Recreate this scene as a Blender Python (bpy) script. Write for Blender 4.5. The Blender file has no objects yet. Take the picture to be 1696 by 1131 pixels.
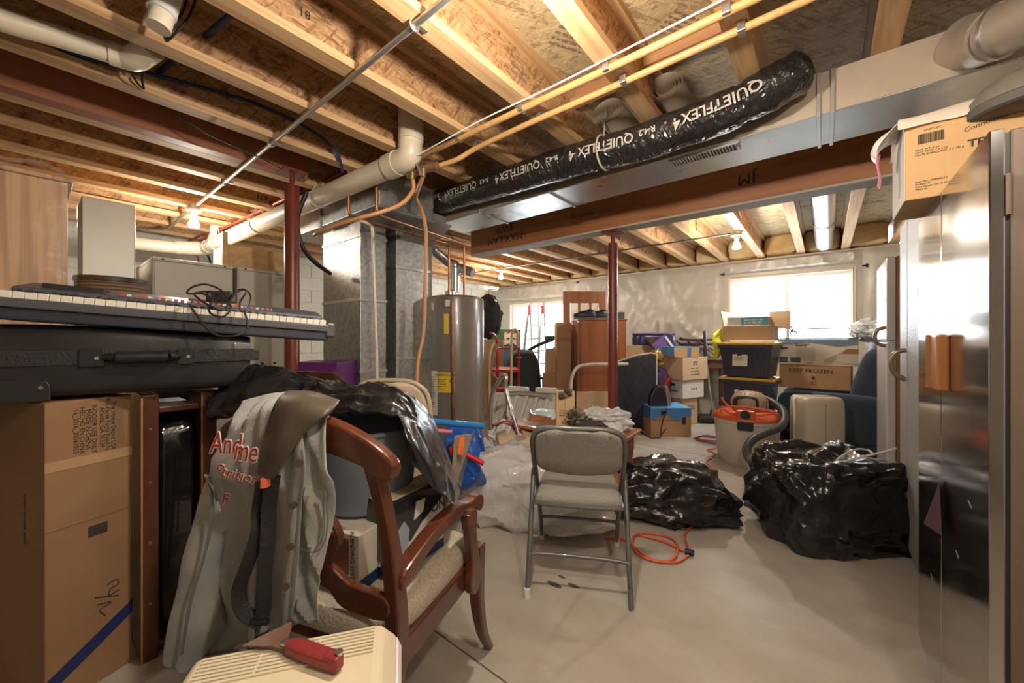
import bpy, bmesh, math, random
from mathutils import Vector, Matrix, Euler, noise
V=Vector; C=bpy.context.scene.collection; R=math.radians; PI=math.pi
sc=bpy.context.scene
random.seed(7)

# ---------------------------------------------------------------- materials
MATS={}
def _mix(nt,fac,a,b,mode='MIX'):
    m=nt.nodes.new('ShaderNodeMix'); m.data_type='RGBA'; m.blend_type=mode
    for s,v in ((0,fac),(6,a),(7,b)):
        if isinstance(v,(int,float)): m.inputs[s].default_value=v
        elif isinstance(v,tuple): m.inputs[s].default_value=(*v,1) if len(v)==3 else v
        else: nt.links.new(v,m.inputs[s])
    return m.outputs[2]
def _coord(nt,stretch,rot=(0,0,0),gen=False):
    tc=nt.nodes.new('ShaderNodeTexCoord'); mp=nt.nodes.new('ShaderNodeMapping')
    mp.inputs['Scale'].default_value=stretch; mp.inputs['Rotation'].default_value=rot
    nt.links.new(tc.outputs['Generated' if gen else 'Object'],mp.inputs[0]); return mp.outputs[0]
def _noise(nt,co,scale,detail=4,lo=.35,hi=.65,dist=0):
    n=nt.nodes.new('ShaderNodeTexNoise'); n.inputs['Scale'].default_value=scale; n.inputs['Detail'].default_value=detail
    n.inputs['Distortion'].default_value=dist; nt.links.new(co,n.inputs['Vector'])
    r=nt.nodes.new('ShaderNodeMapRange'); r.inputs[1].default_value=lo; r.inputs[2].default_value=hi
    nt.links.new(n.outputs[0],r.inputs[0]); return r.outputs[0]
def mat(name,col,rough=.6,metal=0,var=None,bump=None,coat=0,trans=0,alpha=1,emit=0,spec=.5,rvar=None,thin=0,var2=None,sheen=0,aniso=0,crinkle=None):
    """var / var2 = (second colour, scale, stretch, lo, hi); bump = (scale, strength, stretch)"""
    if name in MATS: return MATS[name]
    m=bpy.data.materials.new(name); m.use_nodes=True; nt=m.node_tree
    b=nt.nodes['Principled BSDF']; b.inputs['Base Color'].default_value=(*col,1)
    b.inputs['Roughness'].default_value=rough; b.inputs['Metallic'].default_value=metal
    b.inputs['Coat Weight'].default_value=coat; b.inputs['Transmission Weight'].default_value=trans
    b.inputs['Alpha'].default_value=alpha; b.inputs['Specular IOR Level'].default_value=spec
    b.inputs['Sheen Weight'].default_value=sheen; b.inputs['Anisotropic'].default_value=aniso
    c=col
    for v in (var,var2):
        if v:
            c2,s,st,lo,hi=v
            c=_mix(nt,_noise(nt,_coord(nt,st),s,5,lo,hi,.4),c,c2)
    if var or var2: nt.links.new(c,b.inputs['Base Color'])
    if rvar:
        r=nt.nodes.new('ShaderNodeMapRange'); nt.links.new(_noise(nt,_coord(nt,(1,1,1)),rvar[0]),r.inputs[0])
        r.inputs[3].default_value=rvar[1]; r.inputs[4].default_value=rvar[2]; nt.links.new(r.outputs[0],b.inputs['Roughness'])
    if bump:
        s,st,stretch=bump
        bp=nt.nodes.new('ShaderNodeBump'); bp.inputs['Strength'].default_value=st; bp.inputs['Distance'].default_value=.01
        nt.links.new(_noise(nt,_coord(nt,stretch),s,6,.2,.8),bp.inputs['Height']); nt.links.new(bp.outputs[0],b.inputs['Normal'])
    if crinkle:
        vo=nt.nodes.new('ShaderNodeTexVoronoi'); vo.feature='DISTANCE_TO_EDGE'; vo.inputs['Scale'].default_value=crinkle[0]
        co_=_coord(nt,(1,.7,.6)); nz=nt.nodes.new('ShaderNodeTexNoise'); nz.inputs['Scale'].default_value=6; nt.links.new(co_,nz.inputs['Vector'])
        ad=nt.nodes.new('ShaderNodeVectorMath'); ad.operation='MULTIPLY_ADD'; ad.inputs[1].default_value=(.12,.12,.12); nt.links.new(nz.outputs['Color'],ad.inputs[0]); nt.links.new(co_,ad.inputs[2]); nt.links.new(ad.outputs[0],vo.inputs['Vector'])
        v2=nt.nodes.new('ShaderNodeTexVoronoi'); v2.feature='DISTANCE_TO_EDGE'; v2.inputs['Scale'].default_value=crinkle[0]*2.7; nt.links.new(ad.outputs[0],v2.inputs['Vector'])
        sm=nt.nodes.new('ShaderNodeMath'); sm.operation='MULTIPLY_ADD'; sm.inputs[1].default_value=.4; nt.links.new(v2.outputs[0],sm.inputs[0]); nt.links.new(vo.outputs[0],sm.inputs[2])
        bp=nt.nodes.new('ShaderNodeBump'); bp.inputs['Strength'].default_value=crinkle[1]; bp.inputs['Distance'].default_value=crinkle[2]; bp.invert=True
        nt.links.new(sm.outputs[0],bp.inputs['Height']); nt.links.new(bp.outputs[0],b.inputs['Normal'])
    if emit:
        b.inputs['Emission Color'].default_value=(*col,1); b.inputs['Emission Strength'].default_value=emit
    if thin:
        t=nt.nodes.new('ShaderNodeBsdfTranslucent'); t.inputs[0].default_value=(*col,1)
        x=nt.nodes.new('ShaderNodeMixShader'); x.inputs[0].default_value=thin
        nt.links.new(b.outputs[0],x.inputs[1]); nt.links.new(t.outputs[0],x.inputs[2])
        nt.links.new(x.outputs[0],nt.nodes['Material Output'].inputs[0])
    MATS[name]=m; return m
def osb(name,c0,c1,c2,plane='yz'):
    """oriented strand board: flakes lying in many directions"""
    if name in MATS: return MATS[name]
    m=bpy.data.materials.new(name); m.use_nodes=True; nt=m.node_tree; b=nt.nodes['Principled BSDF']
    b.inputs['Roughness'].default_value=.7
    c=c0
    ax={'yz':0,'xy':2,'xz':1}[plane]
    for k,(ang,sx,col,lo,hi) in enumerate(((.5,16,c1,.44,.6),(2.2,15,c2,.5,.62),(1.4,19,c0,.5,.6),(2.9,13,c1,.55,.66),(.1,22,c2,.58,.68))):
        st=[1.2,1.2,1.2]; 
        if ax==0: st=[1,sx*.16,sx]
        elif ax==2: st=[sx*.16,sx,1]
        else: st=[sx*.16,1,sx]
        rot=[0,0,0]; rot[ax]=ang
        tc=nt.nodes.new('ShaderNodeTexCoord'); m0=nt.nodes.new('ShaderNodeMapping'); m0.inputs['Rotation'].default_value=rot
        m0.inputs['Location'].default_value=(k*3.1,k*1.7,k*.9)
        nt.links.new(tc.outputs['Object'],m0.inputs[0]); mp=nt.nodes.new('ShaderNodeMapping'); mp.inputs['Scale'].default_value=st
        nt.links.new(m0.outputs[0],mp.inputs[0])
        f=_noise(nt,mp.outputs[0],2.6,2,lo,hi,1.2); c=_mix(nt,f,c,col)
    d=_noise(nt,_coord(nt,(1,1,1)),9,3,.62,.75); c=_mix(nt,d,c,tuple(v*.45 for v in c2))
    nt.links.new(c,b.inputs['Base Color']); MATS[name]=m; return m
def lines_mat(name,col,col2,axis,period,width,rough=.5,metal=0):
    """a repeated stripe along one axis"""
    if name in MATS: return MATS[name]
    m=mat(name,col,rough,metal); nt=m.node_tree; b=nt.nodes['Principled BSDF']
    tc=nt.nodes.new('ShaderNodeTexCoord'); sp=nt.nodes.new('ShaderNodeSeparateXYZ'); nt.links.new(tc.outputs['Object'],sp.inputs[0])
    w=nt.nodes.new('ShaderNodeMath'); w.operation='PINGPONG'; w.inputs[1].default_value=period/2; nt.links.new(sp.outputs[axis],w.inputs[0])
    g=nt.nodes.new('ShaderNodeMath'); g.operation='LESS_THAN'; g.inputs[1].default_value=width/2; nt.links.new(w.outputs[0],g.inputs[0])
    nt.links.new(_mix(nt,g.outputs[0],col,col2),b.inputs['Base Color']); return m

# ---------------------------------------------------------------- mesh collector
def frame(loc=(0,0,0),rx=0,ry=0,rz=0):
    return Matrix.Translation(V(loc)) @ Euler((R(rx),R(ry),R(rz))).to_matrix().to_4x4()
def spline(pts,n=6,closed=False):
    pts=[V(p) for p in pts]; out=[]; N=len(pts)
    if N<3: return pts
    for i in range(N if closed else N-1):
        g=lambda k: pts[k%N] if closed else pts[max(0,min(N-1,k))]
        a,b,c,d=g(i-1),g(i),g(i+1),g(i+2)
        for k in range(n):
            t=k/n
            out.append(.5*((2*b)+(c-a)*t+(2*a-5*b+4*c-d)*t*t+(3*b-a-3*c+d)*t**3))
    if not closed: out.append(pts[-1])
    return out
def crease(w,f):
    """facets with crisp folds between them, as in crumpled film"""
    w=w+noise.noise_vector(w*1.3)*.25
    h=0
    for k,(s,a) in enumerate(((f,1),(f*2.3,.42))):
        d=noise.voronoi(V((w.x*s,w.y*s*.8+w.z*s*.3,w.z*s*.55)))[0]; e=min(.7,d[1]-d[0]); h+=a*(.28-e)*.7
    for k,d in enumerate((V((.75,.5,.43)),V((-.5,.72,.48)),V((.3,-.6,.74)))):
        n=noise.noise(V((w.dot(d)*f*2.0,w.cross(d).length*f*.55,k*7.3))); h+=.42*max(0,1-4.5*abs(n))**1.3
    return h
class MB:
    def __init__(s): s.v=[]; s.f=[]
    def add(s,vs,fs,M=None):
        o=len(s.v); s.v+=[(M@V(v)) if M is not None else V(v) for v in vs]; s.f+=[[i+o for i in f] for f in fs]; return s
    def box(s,c,d,rx=0,ry=0,rz=0,M=None,taper=1):
        x,y,z=(k/2 for k in d); t=taper
        vs=[(-x*t,-y*t,-z),(x*t,-y*t,-z),(x*t,y*t,-z),(-x*t,y*t,-z),(-x,-y,z),(x,-y,z),(x,y,z),(-x,y,z)]
        m=frame(c,rx,ry,rz); m=M@m if M is not None else m
        return s.add(vs,[(3,2,1,0),(4,5,6,7),(0,1,5,4),(1,2,6,5),(2,3,7,6),(3,0,4,7)],m)
    def span(s,a,b,M=None):
        return s.box([(p+q)/2 for p,q in zip(a,b)],[abs(q-p) for p,q in zip(a,b)],M=M)
    def prism(s,poly,t,M=None):
        """polygon in local xz, thickness along local y (centred)"""
        n=len(poly); vs=[(x,-t/2,z) for x,z in poly]+[(x,t/2,z) for x,z in poly]
        fs=[list(range(n)),list(range(2*n-1,n-1,-1))]+[[i+n,(i+1)%n+n,(i+1)%n,i] for i in range(n)]
        return s.add(vs,fs,M)
    def hexa(s,bottom,top):
        n=len(bottom); return s.add(list(bottom)+list(top),[list(range(n-1,-1,-1)),list(range(n,2*n))]+[[i,(i+1)%n,(i+1)%n+n,i+n] for i in range(n)])
    def tube(s,pts,r,seg=8,closed=False,sm=0,caps=True,flat=None):
        pts=[V(p) for p in pts]
        if sm: 
            if isinstance(r,(list,tuple)): rr=[V((k,0,0)) for k in r]; r=[q.x for q in spline(rr,sm,closed)]
            pts=spline(pts,sm,closed)
        N=len(pts); rr=r if isinstance(r,(list,tuple)) else [r]*N
        tan=[]
        for i in range(N):
            a=pts[(i-1)%N] if closed or i>0 else pts[i]; b=pts[(i+1)%N] if closed or i<N-1 else pts[i]
            t=b-a; tan.append(t.normalized() if t.length>1e-9 else V((0,0,1)))
        ref=V((0,0,1)) if abs(tan[0].z)<.9 else V((1,0,0)); n=(ref-tan[0]*ref.dot(tan[0])).normalized(); vs=[]
        for i in range(N):
            n=(n-tan[i]*n.dot(tan[i])); n=n.normalized() if n.length>1e-6 else tan[i].orthogonal().normalized()
            b=tan[i].cross(n)
            for k in range(seg):
                a=2*PI*k/seg; fl=flat or 1
                vs.append(pts[i]+(n*math.cos(a)*fl+b*math.sin(a))*rr[i])
        fs=[]
        for i in range(N if closed else N-1):
            j=(i+1)%N
            for k in range(seg): fs.append([i*seg+k,i*seg+(k+1)%seg,j*seg+(k+1)%seg,j*seg+k])
        if caps and not closed: fs+= [list(range(seg-1,-1,-1)),[(N-1)*seg+k for k in range(seg)]]
        return s.add(vs,fs)
    def rod(s,a,b,r,seg=12,r2=None): return s.tube([a,b],[r,r if r2 is None else r2],seg)
    def bar(s,a,b,w,t,up=(0,0,1)):
        a,b=V(a),V(b); d=(b-a); L=d.length; d.normalize(); u=V(up); x=u.cross(d)
        x=x.normalized() if x.length>1e-5 else V((1,0,0)); u=d.cross(x)
        M=Matrix((x,d,u)).transposed().to_4x4(); M.translation=(a+b)/2
        return s.box((0,0,0),(w,L,t),M=M)
    def lathe(s,prof,seg=24,M=None,a0=0,a1=2*PI):
        full=abs(a1-a0-2*PI)<1e-6; n=seg if full else seg+1; vs=[];fs=[]
        for r,z in prof:
            for k in range(n):
                a=a0+(a1-a0)*k/seg; vs.append((r*math.cos(a),r*math.sin(a),z))
        for i in range(len(prof)-1):
            for k in range(seg):
                j=(k+1)%n; fs.append([i*n+k,i*n+j,(i+1)*n+j,(i+1)*n+k])
        return s.add(vs,fs,M)
    def loft(s,rows,sm=4,smr=4,wob=0,ws=8,seed=0):
        """surface through rows of points"""
        rows=[spline(r,sm) if sm>1 else [V(p) for p in r] for r in rows]; n=len(rows[0])
        cols=[spline([r[k] for r in rows],smr) if smr>1 else [r[k] for r in rows] for k in range(n)]; m=len(cols[0])
        vs=[cols[k][i] for i in range(m) for k in range(n)]
        if wob: vs=[v+noise.noise_vector(v*ws+V((seed,seed*2.3,0)))*wob for v in vs]
        return s.add(vs,[[i*n+k,i*n+k+1,(i+1)*n+k+1,(i+1)*n+k] for i in range(m-1) for k in range(n-1)])
    def blob(s,c,d,seg=40,rings=24,p=2.6,amp=.05,fr=5,ridge=.06,rf=3,floor=None,seed=0,M=None,fn=None,r2=.25):
        """a crumpled superellipsoid"""
        vs=[];fs=[]; sg=lambda x,e: math.copysign(abs(x)**e,x); e=2/p
        for i in range(rings+1):
            t=-PI/2+PI*i/rings
            for k in range(seg):
                a=2*PI*k/seg
                q=V((sg(math.cos(t),e)*sg(math.cos(a),e),sg(math.cos(t),e)*sg(math.sin(a),e),sg(math.sin(t),e)))
                if fn: q=fn(q)
                w=q*1.0+V((seed*3.7,seed*1.3,seed*.7))
                h=noise.noise(w*fr)*amp+(crease(w,rf)*ridge if ridge else 0)
                v=V((q.x*d[0]/2,q.y*d[1]/2,q.z*d[2]/2)); v=v*(1+h)
                v=v+V(c)
                if M is not None: v=M@v
                if floor is not None and v.z<floor: v.z=floor+.0005*i
                vs.append(v)
        for i in range(rings):
            for k in range(seg):
                fs.append([i*seg+k,i*seg+(k+1)%seg,(i+1)*seg+(k+1)%seg,(i+1)*seg+k])
        return s.add(vs,fs)
    def build(s,name,m,parent=None,smooth=False,bevel=0,world=True,solid=0,sub=0,bseg=2):
        me=bpy.data.meshes.new(name)
        vs=s.v
        if parent is not None and world:
            inv=root_matrix(parent).inverted(); vs=[inv@v for v in vs]
        me.from_pydata([tuple(v) for v in vs],[],s.f); me.validate(); me.materials.append(m)
        bm=bmesh.new(); bm.from_mesh(me); bmesh.ops.remove_doubles(bm,verts=bm.verts,dist=1e-6); bmesh.ops.recalc_face_normals(bm,faces=bm.faces); bm.to_mesh(me); bm.free()
        o=bpy.data.objects.new(name,me); C.objects.link(o)
        if parent is not None: o.parent=parent
        if smooth:
            for p in me.polygons: p.use_smooth=True
            try: me.set_sharp_from_angle(angle=R(42))
            except Exception: pass
        if sub:
            md=o.modifiers.new('sub','SUBSURF'); md.levels=sub; md.render_levels=sub
        if solid:
            md=o.modifiers.new('solid','SOLIDIFY'); md.thickness=solid; md.offset=0
        if bevel:
            md=o.modifiers.new('bevel','BEVEL'); md.width=bevel; md.segments=bseg; md.limit_method='ANGLE'; md.angle_limit=R(35)
            md.harden_normals=False
        return o
def root_matrix(o):
    while o.parent is not None: o=o.parent
    return Matrix.Translation(o.location) @ o.rotation_euler.to_matrix().to_4x4()
def tag(o,label,cat,group=None,kind=None):
    o['label']=label; o['category']=cat
    if group: o['group']=group
    if kind: o['kind']=kind
    return o
def thing(name,label,cat,loc=(0,0,0),rz=0,group=None):
    o=bpy.data.objects.new(name,None); C.objects.link(o); o.empty_display_size=.1
    o.location=loc; o.rotation_euler=(0,0,R(rz)); return tag(o,label,cat,group)
def struct(o): o['kind']='structure'; return o
def copy_tree(o,loc,rz=None,label=None,parent=None):
    c=o.copy(); C.objects.link(c); c.parent=parent
    if parent is None:
        c.location=loc
        if rz is not None: c.rotation_euler=(0,0,R(rz))
        if label: c['label']=label
    for ch in list(o.children): copy_tree(ch,loc,None,None,c)
    return c
def lettering(s,size,M,m,parent,name='lettering',world=True,align='CENTER',depth=.0006,sx=1,bold=0,shear=0):
    """text lying in the local xz plane of M, facing local -y"""
    cu=bpy.data.curves.new('t','FONT'); cu.body=s; cu.size=size; cu.align_x=align; cu.align_y='CENTER'; cu.extrude=depth; cu.offset=bold; cu.shear=shear; cu.resolution_u=3
    to=bpy.data.objects.new('t',cu); me=bpy.data.meshes.new_from_object(to); bpy.data.objects.remove(to); bpy.data.curves.remove(cu)
    M=M @ Matrix.Rotation(PI/2,4,'X') @ Matrix.Diagonal((sx,1,1,1))
    if world: M=root_matrix(parent).inverted()@M
    me.transform(M); me.materials.clear(); me.materials.append(m); me.name=name
    o=bpy.data.objects.new(name,me); C.objects.link(o); o.parent=parent; return o
def small_print(M,w,n,h,gap,m,parent,world=True,seed=0,name='small_print'):
    """rows of print too small to read, in the local xz plane of M, centred on it"""
    r=random.Random(seed); mb=MB()
    for k in range(n):
        x=-w/2; end=w/2*r.uniform(.35,1); z=(n-1)*gap/2-k*gap
        while x<end:
            l=h*r.uniform(.8,3.2); l=min(l,end-x); mb.box((x+l/2,-.0004,z),(l,.0008,h*r.uniform(.75,1)),M=M); x+=l+h*.55
    return mb.build(name,m,parent,world=world)

# ---------------------------------------------------------------- camera
cam=bpy.data.cameras.new('camera'); co=bpy.data.objects.new('camera',cam); C.objects.link(co); sc.camera=co
cam.sensor_width=36; cam.lens=36*640/1696; cam.shift_y=-.00206; cam.clip_start=.02
co.location=(0,0,1.22); co.rotation_euler=(R(90),0,R(38.93))
sc.view_settings.view_transform='Standard'; sc.view_settings.look='None'; sc.view_settings.gamma=1; sc.view_settings.exposure=EXPO=0.85
# ---------------------------------------------------------------- materials
ORD='first second third fourth fifth sixth seventh eighth ninth tenth eleventh twelfth thirteenth fourteenth fifteenth'.split()
OSB_WEB=osb('strand board web',(.43,.235,.105),(.55,.335,.165),(.25,.115,.045),'yz')
OSB_DECK=osb('strand board deck',(.50,.375,.205),(.62,.49,.29),(.31,.215,.105),'xy')
FLANGE=mat('pale lumber flange',(.56,.36,.18),.65,var=((.38,.205,.085),2.2,(14,.6,14),.42,.7),var2=((.30,.15,.06),7,(3,1,3),.66,.8))
LVL=mat('laminated timber',(.27,.10,.038),.55,var=((.40,.17,.065),1.6,(.5,9,9),.35,.7),var2=((.17,.06,.03),3.2,(.8,5,7),.6,.8))
LVLY=mat('laminated timber along',(.25,.085,.04),.55,var=((.34,.13,.06),1.6,(9,.5,9),.35,.7))
CONC=mat('concrete slab',(.38,.34,.285),.5,var=((.30,.265,.215),.8,(1,1,1),.3,.75),var2=((.44,.40,.345),3.2,(1,1.6,1),.4,.9),bump=(60,.06,(1,1,1)),rvar=(1.5,.38,.7))
BLOCK=mat('painted block wall',(.62,.60,.52),.8,bump=(40,.2,(1,1,1)))
POLY=mat('wall vapour sheet',(.50,.455,.39),.38,var=((.62,.57,.50),1.4,(1,1,.5),.35,.7),bump=(2.6,.55,(1.4,1,.45)),coat=.2)
RED=mat('red oxide steel',(.19,.036,.02),.35,var=((.12,.022,.014),6,(1,1,.3),.4,.7))
PVCF=mat('white window vinyl',(.82,.83,.84),.35)
GLASS=mat('window glass',(.95,.97,.97),.02,trans=1,alpha=.12,spec=.5)
GALV=mat('galvanized sheet',(.62,.63,.62),.3,metal=.92,var=((.54,.55,.55),2,(1,1,1),.3,.7),rvar=(4,.26,.42))
GALVD=mat('dusty galvanized sheet',(.50,.42,.33),.52,metal=.6,var=((.40,.33,.25),2.5,(1,1,1),.3,.7))
GALVS=mat('spangled galvanized sheet',(.46,.46,.45),.34,metal=.85,var=((.35,.345,.33),30,(1,1,1),.4,.6),rvar=(6,.38,.55),bump=(1.5,.15,(1,1,1)))
STEELC=mat('steel conduit',(.55,.53,.5),.35,metal=.9)
BLK=mat('black plastic',(.018,.018,.02),.45)
BLKINK=mat('black ink',(.03,.025,.02),.8)
INKB=mat('faded stamp ink',(.16,.09,.05),.8)
WHITEP=mat('white plastic',(.75,.74,.70),.4)
BULBM=mat('lit bulb',(1,.80,.55),.3,emit=35)
# ---------------------------------------------------------------- room
XL,XR,YF_,YB=-6.4,1.06,-2.6,7.0
JB=2.456; DECK=2.756
mb=MB().span((XL-.2,YF_-.2,-.12),(XR+.2,YB+.2,0)); fl=struct(mb.build('floor',CONC))
for nm,y in (('trim_1',4.43),('trim_2',1.055)):
    j=struct(MB().span((XL,y-.003,.0),(XR,y+.003,.0012)).build(nm,mat('control joint',(.10,.08,.06),.9)))
struct(MB().span((XL-.2,YF_-.2,DECK),(XR+.2,YB+.2,DECK+.02)).build('ceiling',OSB_DECK))
cl=bpy.data.objects['ceiling']
mb=MB(); n=0
wl=struct(MB().span((XL-.2,YF_-.2,0),(XL,YB+.2,DECK)).build('wall_left',BLOCK))
bm_=MB()
for r in range(13):
    for c in range(26):
        y=YF_+.2*(r%2)+c*.4
        if y+.39<YB: bm_.span((XL-.01,y,r*.2+.005),(XL+.012,y+.39,r*.2+.195))
bm_.build('block',BLOCK,wl)
struct(MB().span((XR,YF_-.2,0),(XR+.2,YB+.2,DECK)).build('wall_right',mat('right wall concrete',(.45,.42,.37),.8,bump=(30,.1,(1,1,1)))))
struct(MB().span((XL-.2,YF_-.2,0),(XR+.2,YF_,DECK)).build('wall_front',mat('front wall concrete',(.50,.46,.40),.8,bump=(30,.1,(1,1,1)))))
W0,W1,WZ0,WZ1=-1.2,.34,1.13,2.2
D0,D1,DZ=-5.72,-4.16,2.05
mb=MB()
for a,b in (((XL,0),(D0,JB)),((D0,DZ),(D1,JB)),((D1,0),(W0,JB)),((W0,0),(W1,WZ0)),((W0,WZ1),(W1,JB)),((W1,0),(XR,JB))):
    mb.span((a[0],YB,a[1]),(b[0],YB+.2,b[1]))
wb=struct(mb.build('wall_back',POLY))
# loose folds of the plastic sheet
rnd=random.Random(3); mb=MB()
def sheet(x0,x1,z0,z1,nx,nz,seed):
    rows=[]
    for i in range(nz+1):
        r=[]
        for k in range(nx+1):
            x=x0+(x1-x0)*k/nx; z=z0+(z1-z0)*i/nz
            e=min(1,k*.6,(nx-k)*.6,i*.6,(nz-i)*.6)
            w=V((x*1.6+z*.7+seed,z*.8-x*.3,seed)); h=.02+.05*abs(noise.noise(w*1.3))+.05*max(0,1-abs(noise.noise(V((x*2.6+z*1.3,z*.7-x*.45,seed+4))))*3)**2+.03*max(0,1-abs(noise.noise(V((x*5-z*2.1,z*1.3+x*.6,seed+9))))*3.5)**2
            r.append((x,YB-.004-h*e,z))
        rows.append(r)
    mb.loft(rows,1,1)
sheet(D1+.05,W0-.05,.5,JB-.02,60,44,1); sheet(XL+.02,D1+.05,DZ+.05,JB-.02,50,12,7); sheet(W1+.06,XR-.02,.6,JB-.02,16,40,3); sheet(W0-.05,W1+.06,WZ1+.05,JB-.02,36,10,9)
mb.build('plastic_sheet',POLY,wb,smooth=True)
mb=MB()
for x,z in ((-5.95,2.3),(-5.0,2.36),(-3.9,2.38),(-1.27,2.26),(.42,2.2)): mb.box((x,YB-.06,z),(.05,.02,.02)).box((x+.02,YB-.06,z),(.018,.025,.05))
mb.build('clip',BLK,wb)
# window
def frame_mb(x0,x1,z0,z1,t,y0,y1,mids=()):
    m=MB(); m.span((x0,y0,z0),(x0+t,y1,z1)).span((x1-t,y0,z0),(x1,y1,z1)).span((x0+t,y0,z1-t),(x1-t,y1,z1)).span((x0+t,y0,z0),(x1-t,y1,z0+t))
    for x in mids: m.span((x-t*.55,y0,z0+t),(x+t*.55,y1,z1-t))
    return m
w=struct(frame_mb(W0,W1,WZ0,WZ1,.03,YB-.02,YB+.2).build('window_1',mat('pine window reveal',(.72,.60,.46),.6),bevel=.003))
frame_mb(W0+.03,W1-.03,WZ0+.03,WZ1-.03,.045,YB+.06,YB+.15,[(W0+W1)/2]).build('sash',PVCF,w,bevel=.004)
MB().span((W0+.07,YB+.1,WZ0+.07),(W1-.07,YB+.104,WZ1-.07)).build('pane',GLASS,w)
d=struct(frame_mb(D0,D1,0.02,DZ,.03,YB-.02,YB+.2).build('door_1',mat('pine window reveal',(.72,.60,.46),.6),bevel=.003))
frame_mb(D0+.03,D1-.03,.05,DZ-.03,.06,YB+.05,YB+.15,[(D0+D1)/2]).build('sash',PVCF,d,bevel=.004)
MB().span((D0+.08,YB+.1,.1),(D1-.08,YB+.104,DZ-.08)).build('pane',GLASS,d)
# ---------------------------------------------------------------- outside
struct(MB().span((-16,YB+.25,-.2),(12,30,-.05)).build('ground',mat('bright patio concrete',(.75,.73,.70),.8,var=((.66,.64,.6),1,(1,1,1),.4,.6))))
nh=thing('neighbouring_house','pale sided neighbouring house seen through the basement window','house',(-2,20,-.05))
MB().span((-12,20,-.05),(9,26,5.5)).build('wall',lines_mat('pale siding',(.80,.79,.77),(.66,.65,.63),2,.22,.012,.7),nh)
MB().hexa([(-12.4,19.6,5.5),(9.4,19.6,5.5),(9.4,26.4,5.5),(-12.4,26.4,5.5)],[(-12,22.9,7.4),(9,22.9,7.4),(9,23.1,7.4),(-12,23.1,7.4)]).build('roof',mat('grey shingle',(.3,.3,.31),.8),nh)
wn=frame_mb(-1.15,-.55,2.2,3.1,.06,19.94,20.02).build('window',PVCF,nh)
MB().span((-1.09,19.97,2.26),(-.61,19.99,3.04)).build('pane',mat('far window glass',(.25,.30,.36),.1),wn)
# ---------------------------------------------------------------- joists
def joist(x,y0,y1,label,group,stamp=None):
    t=thing('ceiling_joist',label,'joist',(x+.045,(y0+y1)/2,JB),0,group)
    MB().span((x,y0,JB),(x+.089,y1,JB+.038)).build('bottom_flange',FLANGE,t)
    MB().span((x,y0,DECK-.038),(x+.089,y1,DECK)).build('top_flange',FLANGE,t)
    MB().span((x+.039,y0,JB+.038),(x+.05,y1,DECK-.038)).build('web',OSB_WEB,t)
    if stamp:
        for s,y,z,sz in stamp: small_print(frame((x+.0515,y,z),0,0,90),sz*6,2,sz*.6,sz*1.2,mat('faint stamp ink',(.24,.16,.09),.8),t,seed=int(sz*900)) if not s else lettering(s,sz,frame((x+.0515,y,z),0,0,90)@Matrix.Rotation(PI,4,'Y'),BLKINK if len(s)<6 else INKB,t)
    return t
near=[-6.08+.48*k for k in range(15)]
stamps={4:[('471',1.35,2.56,.07)],7:[('',.2,2.6,.035)],9:[('81',.72,2.6,.05),('1    29',.58,2.66,.04)],10:[('',1.6,2.6,.03)],3:[('',.9,2.6,.06)]}
for k,x in enumerate(near):
    if k==6: x-=.09
    joist(x,YF_,3.26,f'exposed wooden I-shaped joist over the near room, {ORD[k]} counting from the block wall','joists over the near room',stamps.get(k))
for k in range(15):
    joist(-6.06+.48*k,3.14 if k<0 else 3.0+.262,YB+.2,f'pale wooden I-shaped joist over the window room, {ORD[k]} counting from the block wall','joists over the window room',{10:[('',5.2,2.6,.05)],8:[('4',5.0,2.6,.08)]}.get(k))
BATT=mat('yellow glass wool',(.62,.42,.18),.95,var=((.78,.60,.34),3,(1,1,1.5),.35,.65),bump=(18,.6,(1,1,1)))
for k in range(14):
    x=-6.06+.48*k+.06
    tag(MB().blob((x+.21,YB-.0,2.62),(.375,.2,.27),28,16,6,.06,2,.1,1.6,seed=k).build('insulation_batt',BATT,None,smooth=True),f'yellow glass wool batt stuffed between joists above the far wall, {ORD[k]} from the block wall','insulation','insulation batts above the far wall')
    struct(MB().span((x-.06,YB+.08,JB),(x+.42,YB+.12,DECK)).build(f'trim_{k+10}',OSB_WEB))
# stamps on the deck
for s,x,y,sz,rz in ((5,-.62,1.45,.045,60),(4,-1.0,1.75,.06,60),(5,-.55,2.0,.05,60),(2,-.1,5.6,.09,0),(2,.35,5.9,.09,0),(2,-.5,4.9,.08,0),(2,.35,5.3,.08,0)):
    M=frame((x,y,DECK-.001),90,0,0)@Matrix.Rotation(R(rz),4,'Y'); small_print(Matrix.Translation((x,y,DECK-.0002))@Matrix.Rotation(R(rz),4,'Z')@Matrix.Rotation(PI/2,4,'X'),sz*4,s,sz*.3,sz*.62,mat('faint stamp ink',(.24,.16,.09),.8),cl,seed=int(x*97))
# blocking boards between the near joists
for k,(i,y) in enumerate(((11,2.03),(12,1.9),(10,2.1),(13,2.0))):
    x=near[i]+.05
    tag(MB().span((x,y,DECK-.09),(x+.43,y+.038,DECK)).build('blocking_board',mat('reddish blocking lumber',(.42,.20,.09),.6,var=((.55,.30,.14),2,(.6,8,8),.4,.7))),('wooden blocking board between joists, '+('above the grey roll of flooring','beside the flexible black duct end','above the yellow gas pipes clamps','over the stainless fridge')[k]),'board','blocking boards')
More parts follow.
